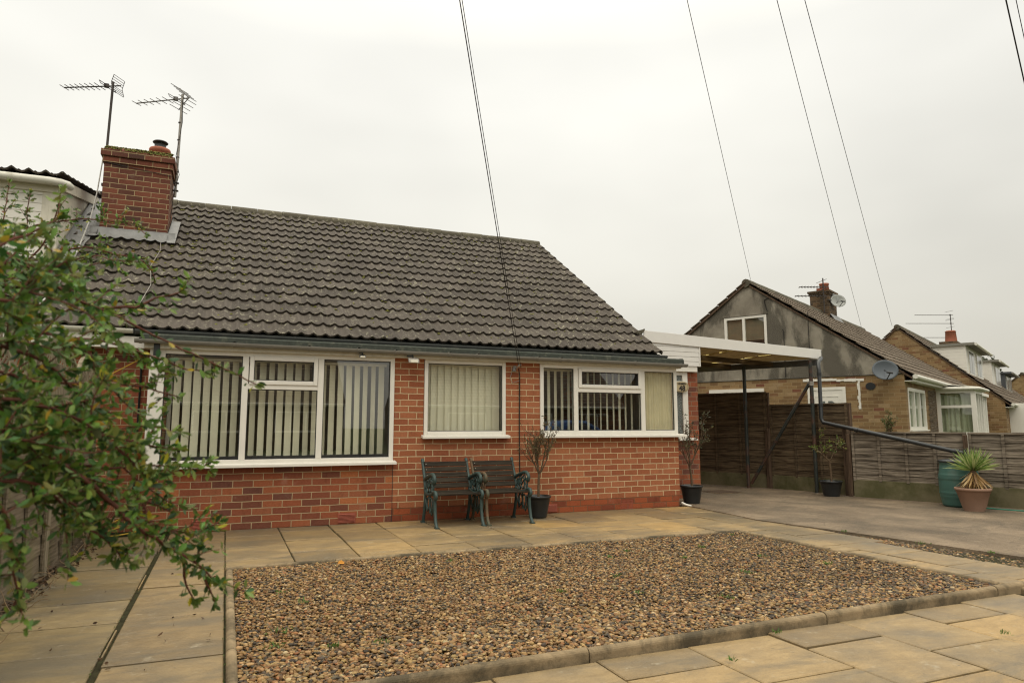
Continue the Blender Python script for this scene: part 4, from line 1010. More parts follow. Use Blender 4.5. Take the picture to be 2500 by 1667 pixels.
bench('right hand weathered slat bench with a rust stained left end, beside the potted olive', 3.02, 3.60, True)

# ------------------------------------------------------------------ leaves, plants
def leaf_quads(P, D, L, W, fold=.3, curl=.2, r=None, shape=((0,.0),(.35,.85),(.7,1.0),(1,.12))):
    """vectorised leaves: positions, directions, lengths, widths -> verts, quads"""
    n = len(P); r = r or rng
    rnd = r.normal(size=(n,3)); side = np.cross(D, rnd); side /= np.linalg.norm(side, axis=1)[:,None]+1e-9
    nor = np.cross(side, D)
    vs = []
    for s_, ww in shape:
        c = P + D*(L*s_)[:,None] + nor*(curl*L*s_*s_)[:,None]*-1
        off = side*(W*.5*ww)[:,None]; up = nor*(W*.5*ww*fold)[:,None]
        vs += [c-off+up, c, c+off+up]
    V = np.stack(vs, 1); m = len(shape)
    F = []
    for k in range(m-1):
        a = 3*k; F += [(a, a+1, a+4, a+3), (a+1, a+2, a+5, a+4)]
    F = np.array(F); I = (F[None]+(np.arange(n)*3*m)[:,None,None]).reshape(-1)
    return V.reshape(-1,3), I, 3*m
def leaves_obj(name, P, D, L, W, cols, parent, off=(0,0,0), mat=None, **k):
    P = np.array(P)-np.array(off); D = np.array(D); D = D/(np.linalg.norm(D,axis=1)[:,None]+1e-9)
    V, I, m = leaf_quads(P, D, np.array(L), np.array(W), **k)
    me = fastmesh(name, V, 4, I, mat or m_leaf, np.repeat(np.array(cols), m, 0), True)
    o = bpy.data.objects.new(name, me); COL.objects.link(o); o.parent = parent; return o
def rv(s=1): return Vector((random.gauss(0,s), random.gauss(0,s), random.gauss(0,s)))

# foreground bush at the left
BUSH = [
  [(-0.739,2.53,1.717),(-0.654,2.464,1.78),(-0.484,2.367,1.814),(-0.39,2.306,1.813),(-0.295,2.248,1.793),(-0.243,2.209,1.758)],
  [(-0.678,2.407,1.629),(-0.646,2.416,1.739),(-0.647,2.437,1.852),(-0.651,2.463,1.943)],
  [(-0.665,2.404,1.616),(-0.576,2.352,1.73),(-0.567,2.336,1.819),(-0.56,2.325,1.876)],
  [(-0.607,2.378,1.629),(-0.518,2.327,1.73),(-0.492,2.306,1.806),(-0.478,2.29,1.882)],
  [(-0.662,2.411,1.553),(-0.553,2.329,1.624),(-0.433,2.246,1.668),(-0.349,2.183,1.674),(-0.281,2.134,1.626)],
  [(-0.574,2.051,1.522),(-0.488,2.049,1.595),(-0.387,2.042,1.661),(-0.309,2.053,1.659),(-0.227,2.065,1.646),(-0.202,2.103,1.607)],
  [(-0.346,1.203,1.44),(-0.328,1.228,1.474),(-0.302,1.25,1.493),(-0.267,1.267,1.53)],
  [(-0.377,1.331,1.401),(-0.352,1.348,1.395),(-0.312,1.362,1.371),(-0.266,1.373,1.348),(-0.224,1.386,1.325)],
  [(-0.403,1.325,1.519),(-0.319,1.339,1.466),(-0.244,1.355,1.413),(-0.217,1.386,1.408),(-0.181,1.414,1.393),(-0.133,1.437,1.371),(-0.084,1.461,1.349),(-0.027,1.482,1.325),(0.053,1.494,1.286)],
  [(-0.419,1.456,1.412),(-0.384,1.479,1.386),(-0.319,1.488,1.371),(-0.242,1.491,1.363),(-0.201,1.509,1.357),(-0.15,1.524,1.342),(-0.116,1.545,1.329),(-0.078,1.565,1.318),(-0.048,1.587,1.314)],
  [(-0.379,1.345,1.297),(-0.335,1.383,1.287),(-0.264,1.409,1.277),(-0.202,1.438,1.277),(-0.171,1.48,1.277),(-0.129,1.518,1.27),(-0.094,1.559,1.261)],
  [(-0.233,1.486,1.423),(-0.209,1.489,1.425),(-0.17,1.486,1.431),(-0.136,1.483,1.45),(-0.098,1.479,1.462)],
  [(-0.377,1.35,1.255),(-0.349,1.385,1.235),(-0.27,1.399,1.207),(-0.188,1.412,1.181),(-0.117,1.429,1.164),(-0.08,1.458,1.158)],
  [(-0.344,1.225,1.269),(-0.294,1.251,1.194),(-0.271,1.281,1.168),(-0.235,1.307,1.133),(-0.195,1.332,1.097),(-0.133,1.351,1.033),(-0.089,1.375,0.993),(-0.038,1.395,0.956),(-0.011,1.425,0.921),(0.048,1.441,0.889)],
  [(-0.063,1.455,0.96),(-0.058,1.464,0.939),(-0.057,1.476,0.9),(-0.04,1.479,0.874)],
  [(-0.028,1.467,0.932),(-0.022,1.474,0.911),(-0.016,1.482,0.892),(-0.004,1.488,0.863)],
  [(-0.372,1.361,1.158),(-0.283,1.395,1.14),(-0.19,1.426,1.126),(-0.086,1.451,1.127),(-0.026,1.496,1.114)],
  [(-0.246,1.367,1.126),(-0.16,1.382,1.056),(-0.106,1.405,1.025),(-0.049,1.425,1.003),(-0.005,1.446,1.018)],
  [(-0.304,1.114,1.16),(-0.274,1.149,1.081),(-0.269,1.193,1.01),(-0.266,1.237,0.94)],
  [(-0.34,1.235,1.187),(-0.28,1.272,1.126),(-0.232,1.314,1.074),(-0.186,1.357,1.017),(-0.143,1.401,0.964)],
  [(-0.343,1.227,1.25),(-0.265,1.219,1.232),(-0.208,1.22,1.212),(-0.16,1.227,1.172),(-0.116,1.237,1.124),(-0.091,1.252,1.102)],
  [(-0.346,1.219,1.326),(-0.289,1.251,1.312),(-0.256,1.295,1.29),(-0.217,1.341,1.236),(-0.183,1.383,1.222)],
  [(-0.319,1.181,1.115),(-0.278,1.217,1.123),(-0.235,1.257,1.1),(-0.206,1.305,1.06)],
  [(-0.421,1.449,1.473),(-0.371,1.485,1.452),(-0.318,1.515,1.471),(-0.265,1.55,1.447),(-0.24,1.598,1.421)],
  [(-0.22,1.414,1.108),(-0.182,1.438,1.082),(-0.134,1.457,1.063),(-0.09,1.478,1.039)],
  [(-0.314,1.09,1.37),(-0.282,1.113,1.371),(-0.254,1.133,1.407),(-0.228,1.154,1.44)],
  [(-0.323,1.172,1.199),(-0.294,1.179,1.187),(-0.264,1.186,1.181),(-0.234,1.19,1.193)],
]
bx = thing('garden_bush', 'evergreen bush with small glossy leaves and red brown stems filling the left foreground', 'bush', (-1.15, 1.0, 0))
g = MB(); LP=[]; LD=[]; LL=[]; LW=[]; LC=[]
pal = [(.07,.14,.024),(.10,.185,.03),(.05,.105,.022),(.15,.24,.04),(.035,.08,.02),(.11,.17,.05),(.18,.25,.05)]
def add_leaf(p, d, l, tip=False):
    LP.append(tuple(p)); LD.append(tuple(d)); LL.append(l); LW.append(l*random.uniform(.34,.50))
    c = random.choice(pal); u = random.random(); l *= random.choice((.7,.9,1,1,1.2,1.35))
    if u < .045: c = (.38,.32,.03)
    elif u < .048: c = (.30,.09,.03)
    elif tip and u < .5: c = (.17,.24,.05)
    LC.append(tuple(x*random.uniform(.8,1.25) for x in c))
def twig(p, d, length, r0, lv, depth=0):
    n = max(3, int(length/.012)); pts = [Vector(p)]; d = Vector(d).normalized()
    for i in range(n):
        d = (d + rv(.10) + Vector((0,0,-.02))).normalized(); pts.append(pts[-1] + d*(length/n))
    g.tube(pts, r0, 5, r1=r0*.45, cap=False)
    for i, q in enumerate(pts[1:]):
        tip = i > n-3
        for _ in range(3 if not tip else 4):
            ld = (d*random.uniform(.3,1.0) + rv(.75)).normalized(); add_leaf(q + rv(.002), ld, lv*random.uniform(.65,1.25), tip)
    return pts
for bi, br in enumerate(BUSH):
    pts = [Vector(p) for p in br]
    # resample smoothly
    dense = []
    for i in range(len(pts)-1):
        p0 = pts[max(i-1,0)]; p1 = pts[i]; p2 = pts[i+1]; p3 = pts[min(i+2,len(pts)-1)]
        m_ = max(2, int((p2-p1).length/.02))
        for k in range(m_):
            t = k/m_; dense.append(.5*((2*p1)+(p2-p0)*t+(2*p0-5*p1+4*p2-p3)*t*t+(3*p1-p0-3*p2+p3)*t**3) + rv(.0012))
    dense.append(pts[-1])
    thick = .0034 if bi != 13 else .006
    g.tube(dense, thick, 6, r1=.0013, cap=False)
    N_d = len(dense); long_ = (pts[0]-pts[-1]).length
    lsz = .0178 if bi not in (0,1,2,3,4,5) else .0140
    for i, q in enumerate(dense):
        f = i/N_d; d = (dense[min(i+1,N_d-1)] - dense[max(i-1,0)]).normalized()
        sparse = bi in (8, 9, 11) and f > .45
        for _ in range(4 if not sparse else 3):
            add_leaf(q+rv(.003), (d*.5+rv(.8)).normalized(), lsz*random.uniform(.7,1.3), f > .93)
        nt_ = 0 if f > .9 else (1 if random.random() < ((.78 if 5 < bi < 13 else 1.0 if bi >= 13 else .6) if not sparse else .12) else 0) + (1 if random.random() < (.2 if not sparse else 0) else 0)
        if bi in (14, 15): nt_ = 0
        for _ in range(nt_):
            sd = (d*.6 + rv(.6) + Vector((0,0,.1))).normalized()
            twig(q, sd, random.uniform(.03,.095)*(1-.5*f), .0013, lsz)
        if f < .6 and bi in (7,9,10,12,13,16,17,18,19,20,21,22,23,24,25,26) and random.random() < .5:
            twig(q, (rv(1)+d*.3).normalized(), random.uniform(.08,.16), .0016, lsz)
    for _ in range(6): add_leaf(dense[-1], (d+rv(.35)).normalized(), lsz*random.uniform(.8,1.2), True)
# woody framework rooted beside the fence, outside the picture on the left
for bi, br in enumerate(BUSH):
    if bi not in (11,14,15,17,24):
        a = Vector((-1.18+random.uniform(-.05,.05), .7+random.uniform(-.1,.1), 0)); b = Vector(br[0]); m_ = (a+b)/2 + Vector((-.22,-.05,.08))
        g.tube([a, a+Vector((.0,.02,.25)), m_, b], .007, 6, r1=.0035, cap=False)
g.build('stem', m_bark_red, bx)
lo = leaves_obj('foliage', LP, LD, LL, LW, LC, bx, off=(-1.15,1.0,0), curl=.15, fold=.28)
print('bush leaves', len(LP))

def shrub(name, label, cat, base, trunk_h, crown_r, crown_h, nb_, leaf_l, dens, pal_, fork=5, seed=0, lean=(0,0), bark=None, group=None, lw=.25, green_side=0):
    random.seed(seed); t = thing(name, label, cat, base, group); B = Vector(base)
    g = MB(); LP=[]; LD=[]; LL=[]; LW=[]; LC=[]
    top = B + Vector((lean[0], lean[1], trunk_h))
    g.tube([B+Vector((0,0,-.05)), B+Vector((lean[0]*.3,lean[1]*.3,trunk_h*.5)), top], .019, 7, r1=.015, cap=False)
    def branch(p, d, l, r, lev):
        pts = [p]; n = 6; dd = d.normalized()
        for i in range(n):
            dd = (dd + rv(.12) + Vector((0,0,.10))).normalized(); pts.append(pts[-1]+dd*l/n)
        g.tube(pts, r, 5, r1=r*.5, cap=False)
        if lev < 2:
            for k in range(nb_):
                i = random.randint(2, n); branch(pts[i], (dd + rv(.55)).normalized(), l*random.uniform(.4,.7), r*.55, lev+1)
        for q in pts[2 if lev else 4:]:
            bias = 1 + green_side*(q.x-B.x)/crown_r
            if random.random() < dens*max(0,bias):
                for _ in range(random.randint(2,4)):
                    c = random.choice(pal_); LP.append(tuple(q+rv(.006))); LD.append(tuple((dd*.6+rv(.6)))); l_ = leaf_l*random.uniform(.6,1.3); LL.append(l_); LW.append(l_*lw); LC.append(tuple(x*random.uniform(.75,1.3) for x in c))
    for k in range(fork):
        a = 2*math.pi*(k+random.uniform(-.3,.3))/fork
        branch(top + Vector((0,0,-.02)), Vector((math.cos(a)*crown_r, math.sin(a)*crown_r, crown_h*random.uniform(.7,1.1))), math.hypot(crown_r, crown_h)*random.uniform(.75,1.05), .011, 0)
    g.build('trunk', bark or m_bark, t); leaves_obj('foliage', LP, LD, LL, LW, LC, t, off=base); return t
def pot(name, label, c, rt, rb, h, mat, group=None, rim=.03):
    t = thing(name, label, 'plant pot', c, group)
    g = MB(); g.lathe([(0,0),(rb,0),(rb*1.02,.02),(rb+(rt-rb)*.25, h*.22),(rb+(rt-rb)*.28,h*.24),(rb+(rt-rb)*.82,h-.075),(rb+(rt-rb)*.9,h-.07),(rt*.985,h-rim),(rt,h-rim),(rt+.012,h-rim*.8),(rt+.012,h-.004),(rt+.006,h),(rt-.008,h-.002),(rt-.015,h-.05)], c, 36); g.build('pot_body', mat, t)
    g = MB(); g.lathe([(rt-.018,h-.045),(rt*.5,h-.035),(0,h-.03)], c, 24); g.build('soil', m_soil, t); return t
PG = 'black plastic plant pots'
pot('plant_pot', 'black plastic pot tucked behind the right hand bench against the brick wall', (3.90,8.47,0), .165, .115, .285, m_black, PG)
pot('plant_pot', 'black plastic pot standing at the right corner of the bungalow', (6.76,8.95,-.01), .165, .115, .30, m_black, PG)
pot('plant_pot', 'black plastic pot at the foot of the fence beside the carport post', (9.66,8.93,0), .175, .125, .275, m_black, PG)
oldpal = [(.10,.10,.045),(.14,.11,.05),(.07,.08,.035),(.16,.09,.04),(.19,.17,.07)]
grn = [(.11,.16,.03),(.16,.20,.04),(.07,.10,.025),(.2,.18,.05)]
shrub('potted_olive', 'half bare olive shrub in the pot behind the right hand bench', 'shrub', (3.90,8.45,.25), .33, .24, .42, 4, .036, .5, oldpal, 6, 21, (.01,0), group='sparse potted shrubs', green_side=.6)
shrub('potted_olive', 'thin forked olive shrub in the pot at the right corner of the bungalow', 'shrub', (6.76,8.93,.26), .33, .18, .50, 3, .042, .6, [(.06,.07,.035),(.10,.10,.05),(.05,.05,.03),(.14,.13,.07)], 5, 5, (-.03,0), group='sparse potted shrubs')
shrub('potted_shrub', 'small yellow green shrub on a pale stem in the pot by the carport post', 'shrub', (9.68,8.93,.22), .40, .20, .32, 3, .04, .42, grn, 4, 9, (-.02,0), group='sparse potted shrubs', lw=.4)

# terracotta pot + yucca
pot('terracotta_pot', 'wide faded terracotta bowl shaped pot in front of the green water butt', (9.86,6.62,0), .215, .125, .335, m_terracotta, rim=.04)
yu = thing('yucca_plant', 'spiky green yucca with a skirt of dead straw coloured leaves in the terracotta pot', 'plant', (9.93,6.64,.30))
LP=[];LD=[];LL=[];LW=[];LC=[]
random.seed(4)
for i in range(130):
    a = random.uniform(0,2*math.pi); el = random.uniform(.05,1.45); d = Vector((math.cos(a)*math.cos(el), math.sin(a)*math.cos(el), math.sin(el)))
    LP.append((9.93+d.x*.02,6.64+d.y*.02,.575)); LD.append(tuple(d)); LL.append(random.uniform(.27,.37)); LW.append(.024); c = random.choice([(.19,.29,.07),(.29,.37,.11),(.42,.45,.19),(.13,.21,.05)]); LC.append(c)
leaves_obj('green_leaves', LP, LD, LL, LW, LC, yu, off=(9.93,6.64,.30), curl=.12, fold=.5, shape=((0,.8),(.3,1),(.7,.7),(1,.03)))
LP=[];LD=[];LL=[];LW=[];LC=[]
for i in range(170):
    a = random.uniform(0,2*math.pi); el = random.uniform(-1.5,-.75); d = Vector((math.cos(a)*math.cos(el), math.sin(a)*math.cos(el), math.sin(el)))
    LP.append((9.93+d.x*.03,6.64+d.y*.03,.57-random.uniform(0,.08))); LD.append(tuple(d)); LL.append(random.uniform(.18,.29)); LW.append(.024); c = random.choice([(.50,.33,.14),(.38,.23,.09),(.55,.40,.20),(.28,.16,.07)]); LC.append(c)
leaves_obj('dead_leaves', LP, LD, LL, LW, LC, yu, off=(9.93,6.64,.30), curl=-.12, fold=.4, shape=((0,.8),(.4,1),(.8,.8),(1,.1)))
g = MB(); g.tube([(9.93,6.64,.28),(9.93,6.64,.58)], .04, 8); g.build('trunk', m_bark, yu)

# water butt
wb = thing('water_butt', 'ribbed dark green plastic water butt with a black lid fed by the sloping downpipe', 'water butt', (10.22,7.06,0))
g = MB(); pr = [(0,0),(.20,0),(.215,.02)]
for k in range(31):
    z = .03 + .60*k/30; bulge = .228 + .036*math.sin(math.pi*(z/.67)); rr = bulge
    for c_ in (.16,.215,.43,.475): rr += .013*math.exp(-((z-c_)/.010)**2)
    pr.append((rr, z))
pr += [(.243,.645),(.25,.66),(.246,.675)]
g.lathe(pr, (10.22,7.06,0), 40); g.build('barrel', m_butt, wb)
g = MB(); g.lathe([(.258,.665),(.262,.675),(.258,.69),(.19,.705),(.05,.72),(0,.72)], (10.22,7.06,0), 36); g.build('lid', m_black, wb)
g = MB(); g.tube([(10.18,6.86,.09),(10.17,6.78,.085),(10.16,6.76,.06)], .016, 8); g.build('tap', m_black, wb)
cable('garden_hose', 'green garden hose trailing along the ground from behind the terracotta pot', [(10.15,6.9,.03),(10.3,6.6,.02),(10.45,6.2,.02),(10.6,5.8,.022),(10.7,5.2,.02),(10.8,4.6,.02)], .011, m_green_hose, cat='hose')
# white downpipe shoe at the corner of the wall
g = MB(); g.tube([(6.44,8.77,.055),(6.47,8.72,.03),(6.53,8.66,.008)], .016, 8); tag(g.build('plastic_scrap', m_upvc, loc=(6.46,8.72,0)), 'small broken piece of white plastic on the ground at the foot of the bungalow corner', 'plastic scrap')
# manhole
mh = thing('manhole_cover', 'rectangular rusty inspection cover set in the driveway under the carport', 'manhole cover', (8.4,10.25,.014))
g = MB(); g.box(8.12,8.68,9.95,10.55,.010,.019); g.build('cover_frame', m_edge, mh); g = MB(); g.box(8.15,8.65,9.98,10.52,.012,.023); g.build('cover_plate', m_post, mh)

# ------------------------------------------------------------------ fences
def lap_panel(mb, bat, a, b, z0, z1, n, side=(-1,0,0), thick=.012, battens=4, bmb=None, jit=.006):
    """overlapping horizontal boards between two ground points; side = direction of the visible face"""
    a = Vector(a); b = Vector(b); S_ = Vector(side); L = (b-a).length; d = (b-a)/L
    h = (z1-z0)/n
    for k in range(n):
        za = z0 + h*k; zb = za + h*1.25
        w0 = random.uniform(-jit,jit); w1 = random.uniform(-jit,jit)
        seg = 10; v = []
        for i in range(seg+1):
            p = a + d*L*i/seg; t = i/seg; w = w0+(w1-w0)*t + .003*math.sin(i*2.3+k)
            v += [p+S_*.030+Vector((0,0,za+w)), p+S_*.022+Vector((0,0,za+w)), p+S_*.006+Vector((0,0,zb+w)), p+S_*.014+Vector((0,0,zb+w))]
        f = []
        for i in range(seg):
            q = 4*i
            for c in range(4): f.append((q+c, q+4+c, q+4+(c+1)%4, q+(c+1)%4))
        mb.add(v, f, tint=random.random())
    for i in range(battens):
        t = (i+.5)/battens if battens > 1 else .5; t = (i)/(battens-1)*.97+.015 if battens > 1 else .5
        p = a + d*L*t; bat.beam(p+S_*.040+Vector((0,0,z0)), p+S_*.040+Vector((0,0,z1)), .018, .04, up=d, tint=random.random())
def fence(name, label, segs, mat, postmat, side, boards, group=None, cap=True):
    t = thing(name, label, 'fence', segs[0][0]+(0,), group)
    for (a, b, z0, z1, gb, n, bt) in segs:
        A = (a[0],a[1],0); B = (b[0],b[1],0); m1 = MB(); m2 = MB()
        lap_panel(m1, m2, A, B, z0, z1, n, side, battens=bt)
        p = m1.build('fence_panel', mat, t); m2.build('batten', postmat if random.random() < .0 else mat, p)
        if cap: c = MB(); S_ = Vector(side); c.beam(Vector(A)+S_*.02+Vector((0,0,z1+.012)), Vector(B)+S_*.02+Vector((0,0,z1+.012)), .05, .022, up=(0,0,1)); c.build('capping', mat, p, bevel=.003)
        if gb:
            c = MB(); S_ = Vector(side); c.beam(Vector(A)+S_*.02+Vector((0,0,gb/2-.05)), Vector(B)+S_*.02+Vector((0,0,gb/2-.05)), .045, gb+.10, up=(0,0,1)); c.build('gravel_board', m_gravelboard, t, bevel=.004)
    return t
def fpost(t, x, y, z1, w=.075, mat=None):
    g = MB(); g.box(x-w/2,x+w/2,y-w/2,y+w/2,-.05,z1); g.build('fence_post', mat or m_post, t, bevel=.004)
sd = (-.95,-.3,0)
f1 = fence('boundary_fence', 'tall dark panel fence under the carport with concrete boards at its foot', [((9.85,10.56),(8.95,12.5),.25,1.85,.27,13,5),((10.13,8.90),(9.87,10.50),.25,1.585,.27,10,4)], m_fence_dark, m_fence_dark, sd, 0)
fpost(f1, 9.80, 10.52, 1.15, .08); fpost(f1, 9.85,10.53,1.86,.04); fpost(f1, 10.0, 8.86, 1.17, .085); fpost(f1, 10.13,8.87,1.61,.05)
f2 = fence('boundary_fence', 'low weathered lap fence along the driveway behind the water butt with a concrete base board', [((10.0,8.74),(10.56,7.12),.28,1.08,.30,7,5),((10.57,7.10),(11.14,5.45),.28,1.08,.30,7,5),((11.14,5.43),(11.71,3.78),.28,1.08,.30,7,5)], m_fence, m_fence, (-.95,-.32,0), 0)
for (x,y) in ((9.90,8.76),(10.46,7.10),(11.02,5.43)): fpost(f2, x+.03, y, 1.07, .05)
# small piece of taller panel behind the post
g = MB(); 
# left fence with arched trellis on top
fl_ = thing('boundary_fence', 'mossy overlapping board fence along the left path topped with arched trellis panels', 'fence', (-1.36, 4, 0))
segs = [(-1.0,.95),(1.0,2.9),(2.95,4.85),(4.92,6.75),(6.82,8.62)]
for (a, b) in segs:
    m1 = MB(); m2 = MB(); lap_panel(m1, m2, (-1.36,a,0), (-1.36,b,0), .02, 1.28, 8, (1,0,0), battens=4, jit=.012)
    p = m1.build('fence_panel', m_fence_l, fl_); m2.build('batten', m_fence_l, p)
for y in (.97, 2.92, 4.88, 6.78, 8.66): 
    g = MB(); g.box(-1.40,-1.30,y-.05,y+.05,-.05,1.72); g.build('fence_post', m_trellis, fl_, bevel=.006)
for (ya, yb, top, yc) in ((1.0,2.88,1.90,1.95),(2.96,4.84,1.90,3.9),(4.92,6.74,1.90,5.9),(6.0,7.62,1.91,6.85),(7.72,9.0,1.93,8.55)):
    if (ya, yb) == (4.92, 6.74): yb = 5.95
    h0 = 1.30; hs = 1.62; hw = (yb-ya)/2; cy = (ya+yb)/2
    def arch(y): return hs + (top-hs)*math.sqrt(max(0, 1-((y-cy)/hw)**2))
    g = MB(); pts = [(-1.35, ya+(yb-ya)*k/20, arch(ya+(yb-ya)*k/20)) for k in range(21)]
    for p, q in zip(pts, pts[1:]): g.beam(p, q, .05, .035)
    g.beam((-1.35,ya,h0),(-1.35,ya,hs),.04,.04); g.beam((-1.35,yb,h0),(-1.35,yb,hs),.04,.04); g.beam((-1.35,ya,h0),(-1.35,yb,h0),.05,.04)
    tp = g.build('trellis_arch', m_trellis, fl_)
    g = MB(); n = int((yb-ya)/.062)
    for k in range(n):
        y = ya + .03 + k*.062; z2 = arch(y); nn__ = 12
        g.tube([(-1.345+.012*math.sin(i*1.9+k), y+.008*math.sin(i*2.6+k*1.3), h0+(z2-h0)*i/nn__) for i in range(nn__+1)], .008, 5, tint=random.random())
    g.build('woven_rods', m_trellis, tp)
    # solid curved board inside
    g = MB(); w2 = hw*.45; b_ = [(-1.325, cy-w2+2*w2*k/14, 1.42+.14*math.sqrt(max(0,1-((k-7)/7)**2))) for k in range(15)]
    g.poly(b_, (.02,0,0)); g.build('arched_board', m_trellis, tp)

# ------------------------------------------------------------------ debris, weeds
random.seed(31)
LP=[];LD=[];LL=[];LW=[];LC=[]
for i in range(900):
    y = random.uniform(1.2, 8.9); x = -1.30 + abs(random.gauss(0,.05)) + (.07 if y > 7 else 0); 
    LP.append((x,y,.0+random.uniform(-.01,.03))); LD.append((random.gauss(0,1),random.gauss(0,1),random.gauss(0,.25))); LL.append(random.uniform(.02,.06)); LW.append(random.uniform(.01,.025)); LC.append(random.choice([(.10,.055,.03),(.16,.10,.055),(.06,.04,.025),(.20,.14,.08)]))
for i in range(60):
    x = random.uniform(-1.2,.0); y = random.uniform(3,8.6); LP.append((x,y,.008)); LD.append((random.gauss(0,1),random.gauss(0,1),.1)); LL.append(random.uniform(.015,.04)); LW.append(.014); LC.append(random.choice([(.07,.04,.025),(.12,.07,.035)]))
for x, y in ((.95,6.22),): LP.append((x,y,.025)); LD.append((1,.3,.1)); LL.append(.07); LW.append(.045); LC.append((.55,.24,.03))
me = bpy.data.objects.new('leaf_litter', None)
V, I, m = leaf_quads(np.array(LP), np.array(LD)/np.linalg.norm(LD,axis=1)[:,None], np.array(LL), np.array(LW))
m_litter = leaf_mat('dead_leaf', None, .1, .8)
o = bpy.data.objects.new('leaf_litter', fastmesh('leaf_litter', V, 4, I, m_litter, np.repeat(np.array(LC), m, 0))); COL.objects.link(o); bpy.data.objects.remove(me)
tag(o, 'dead leaves and plant litter scattered along the foot of the left fence', 'leaf litter', kind='stuff')
g = MB()
for i in range(110):
    y = random.gauss(8.45,.25) if i < 70 else random.uniform(3,8); x = -1.27+random.uniform(0,.14); pts = [Vector((x,y,0))]; d = Vector((random.gauss(0,.3),random.gauss(0,.3),1))
    if i >= 70: d = Vector((random.gauss(0,.6),random.gauss(0,1),.35))
    l = random.uniform(.2,.85) if i < 70 else random.uniform(.1,.4)
    for k in range(7): d = (d+rv(.22)).normalized(); pts.append(pts[-1]+d*l/7)
    g.tube(pts, .0035, 4, r1=.0015, cap=False)
tag(g.build('dry_stems', plain('dry_stem', (.24,.17,.10), .9, .1, n=.3)), 'bare dry climbing stems tangled at the foot of the left fence near the house', 'dead stems', kind='stuff')
LP=[];LD=[];LL=[];LW=[];LC=[]
spots = [(.42,5.35,.05),(.36,4.35,.07),(.30,4.1,.07),(.60,3.95,.05),(.85,3.95,.07),(.55,5.0,.04),(1.9,6.0,.05),(3.3,5.6,.06),(2.3,4.6,.04),(2.8,4.35,.05),(3.3,4.0,.07),(4.0,4.6,.07),(3.6,5.8,.05),(4.6,5.1,.05),(4.9,4.6,.06),(3.9,5.3,.04),(5.2,6.2,.03),(4.4,5.7,.05),(2.95,4.9,.06),(6.6,5.0,.07),(6.6,3.9,.09),(6.55,5.9,.05),(2.44,2.95,.02),(3.0,3.22,.03),(4.2,2.7,.03),(6.75,4.4,.05)]
for x, y, s_ in spots:
    for k in range(int(260*s_)+6):
        LP.append((x+random.gauss(0,s_*.4), y+random.gauss(0,s_*.4), .012)); LD.append((random.gauss(0,.5),random.gauss(0,.5),random.uniform(.3,1.2))); LL.append(random.uniform(.012,.035)); LW.append(random.uniform(.004,.010)); LC.append(random.choice([(.10,.19,.03),(.14,.24,.05),(.08,.14,.03)]))
for k in range(190):
    y = random.uniform(3.4,8.75); LP.append((.048+random.uniform(-.006,.012) if random.random()<.55 else -.556+random.uniform(-.01,.012), y, .0)); LD.append((random.gauss(0,.6),random.gauss(0,.6),.7)); LL.append(random.uniform(.006,.014)); LW.append(random.uniform(.003,.007)); LC.append(random.choice([(.09,.15,.03),(.07,.10,.02),(.12,.17,.04)]))
V, I, m = leaf_quads(np.array(LP), np.array(LD)/np.linalg.norm(LD,axis=1)[:,None], np.array(LL), np.array(LW))
o = bpy.data.objects.new('weeds', fastmesh('weeds', V, 4, I, m_leaf, np.repeat(np.array(LC), m, 0))); COL.objects.link(o)
tag(o, 'small green weeds sprouting in the pebbles and paving joints', 'weeds', kind='stuff')
# ================================================================== houses beyond the fence
def rootplace(t, x, y, deg): t.location = (x, y, 0); t.rotation_euler = (0, 0, R(deg)); ROOT[t.name] = Vector((0,0,0))
def win_panel(parent, ax, p0, a0, a1, z0, z1, face, verts=(), hor=(), fr=.06, mat=m_upvc, curtain=None, d=.05, sill=True):
    """window in a vertical plane. ax='x': runs along local x at y=p0 facing -y ; ax='y': runs along local y at x=p0 facing -x"""
    def bx(mb, a, b, q0, q1, c, e):
        if ax == 'x': mb.box(a, b, p0+q0*face, p0+q1*face, c, e) if face > 0 else mb.box(a, b, p0+q1*face, p0+q0*face, c, e)
        else: mb.box(p0+min(q0*face,q1*face), p0+max(q0*face,q1*face), a, b, c, e)
    g = MB(); bx(g,a0,a0+fr,-.015,d,z0,z1); bx(g,a1-fr,a1,-.015,d,z0,z1); bx(g,a0+fr,a1-fr,-.014,d,z0,z0+fr); bx(g,a0+fr,a1-fr,-.014,d,z1-fr,z1)
    for v in verts: bx(g, v-fr*.5, v+fr*.5, -.016, d, z0+fr, z1-fr)
    for (a, b, z) in hor: bx(g, a, b, -.013, d, z-fr*.5, z+fr*.5)
    w = g.build('window', mat, parent)
    g = MB(); g.poly([(a0+.03,p0+.014*face,z0+.03),(a1-.03,p0+.014*face,z0+.03),(a1-.03,p0+.014*face,z1-.03),(a0+.03,p0+.014*face,z1-.03)] if ax=='x' else [(p0+.014*face,a0+.03,z0+.03),(p0+.014*face,a1-.03,z0+.03),(p0+.014*face,a1-.03,z1-.03),(p0+.014*face,a0+.03,z1-.03)]); g.build('glass', m_glass, w)
    if curtain:
        g = MB(); n = 50; v = []
        for i in range(n+1):
            a = a0+.03+(a1-a0-.06)*i/n; q = .10+.02*math.sin(i*.9)+.012*math.sin(i*2.1)
            for z in (z0+.02, z1-.02): v.append((a, p0+q*face, z) if ax == 'x' else (p0+q*face, a, z))
        g.add(v, [(2*i,2*i+2,2*i+3,2*i+1) for i in range(n)], smooth=True); g.build('curtain', curtain, w)
    g = MB(); bx(g, a0-.05, a1+.05, .45, .5, z0-.3, z1+.2); g.build('room_back', m_room, w)
    if sill: g = MB(); bx(g, a0-.04, a1+.04, -.06, .0, z0-.03, z0); g.build('sill', mat, w)
    return w
m_net = plain('green_grey_curtain', (.36,.38,.26), .9, .2, n=.1)
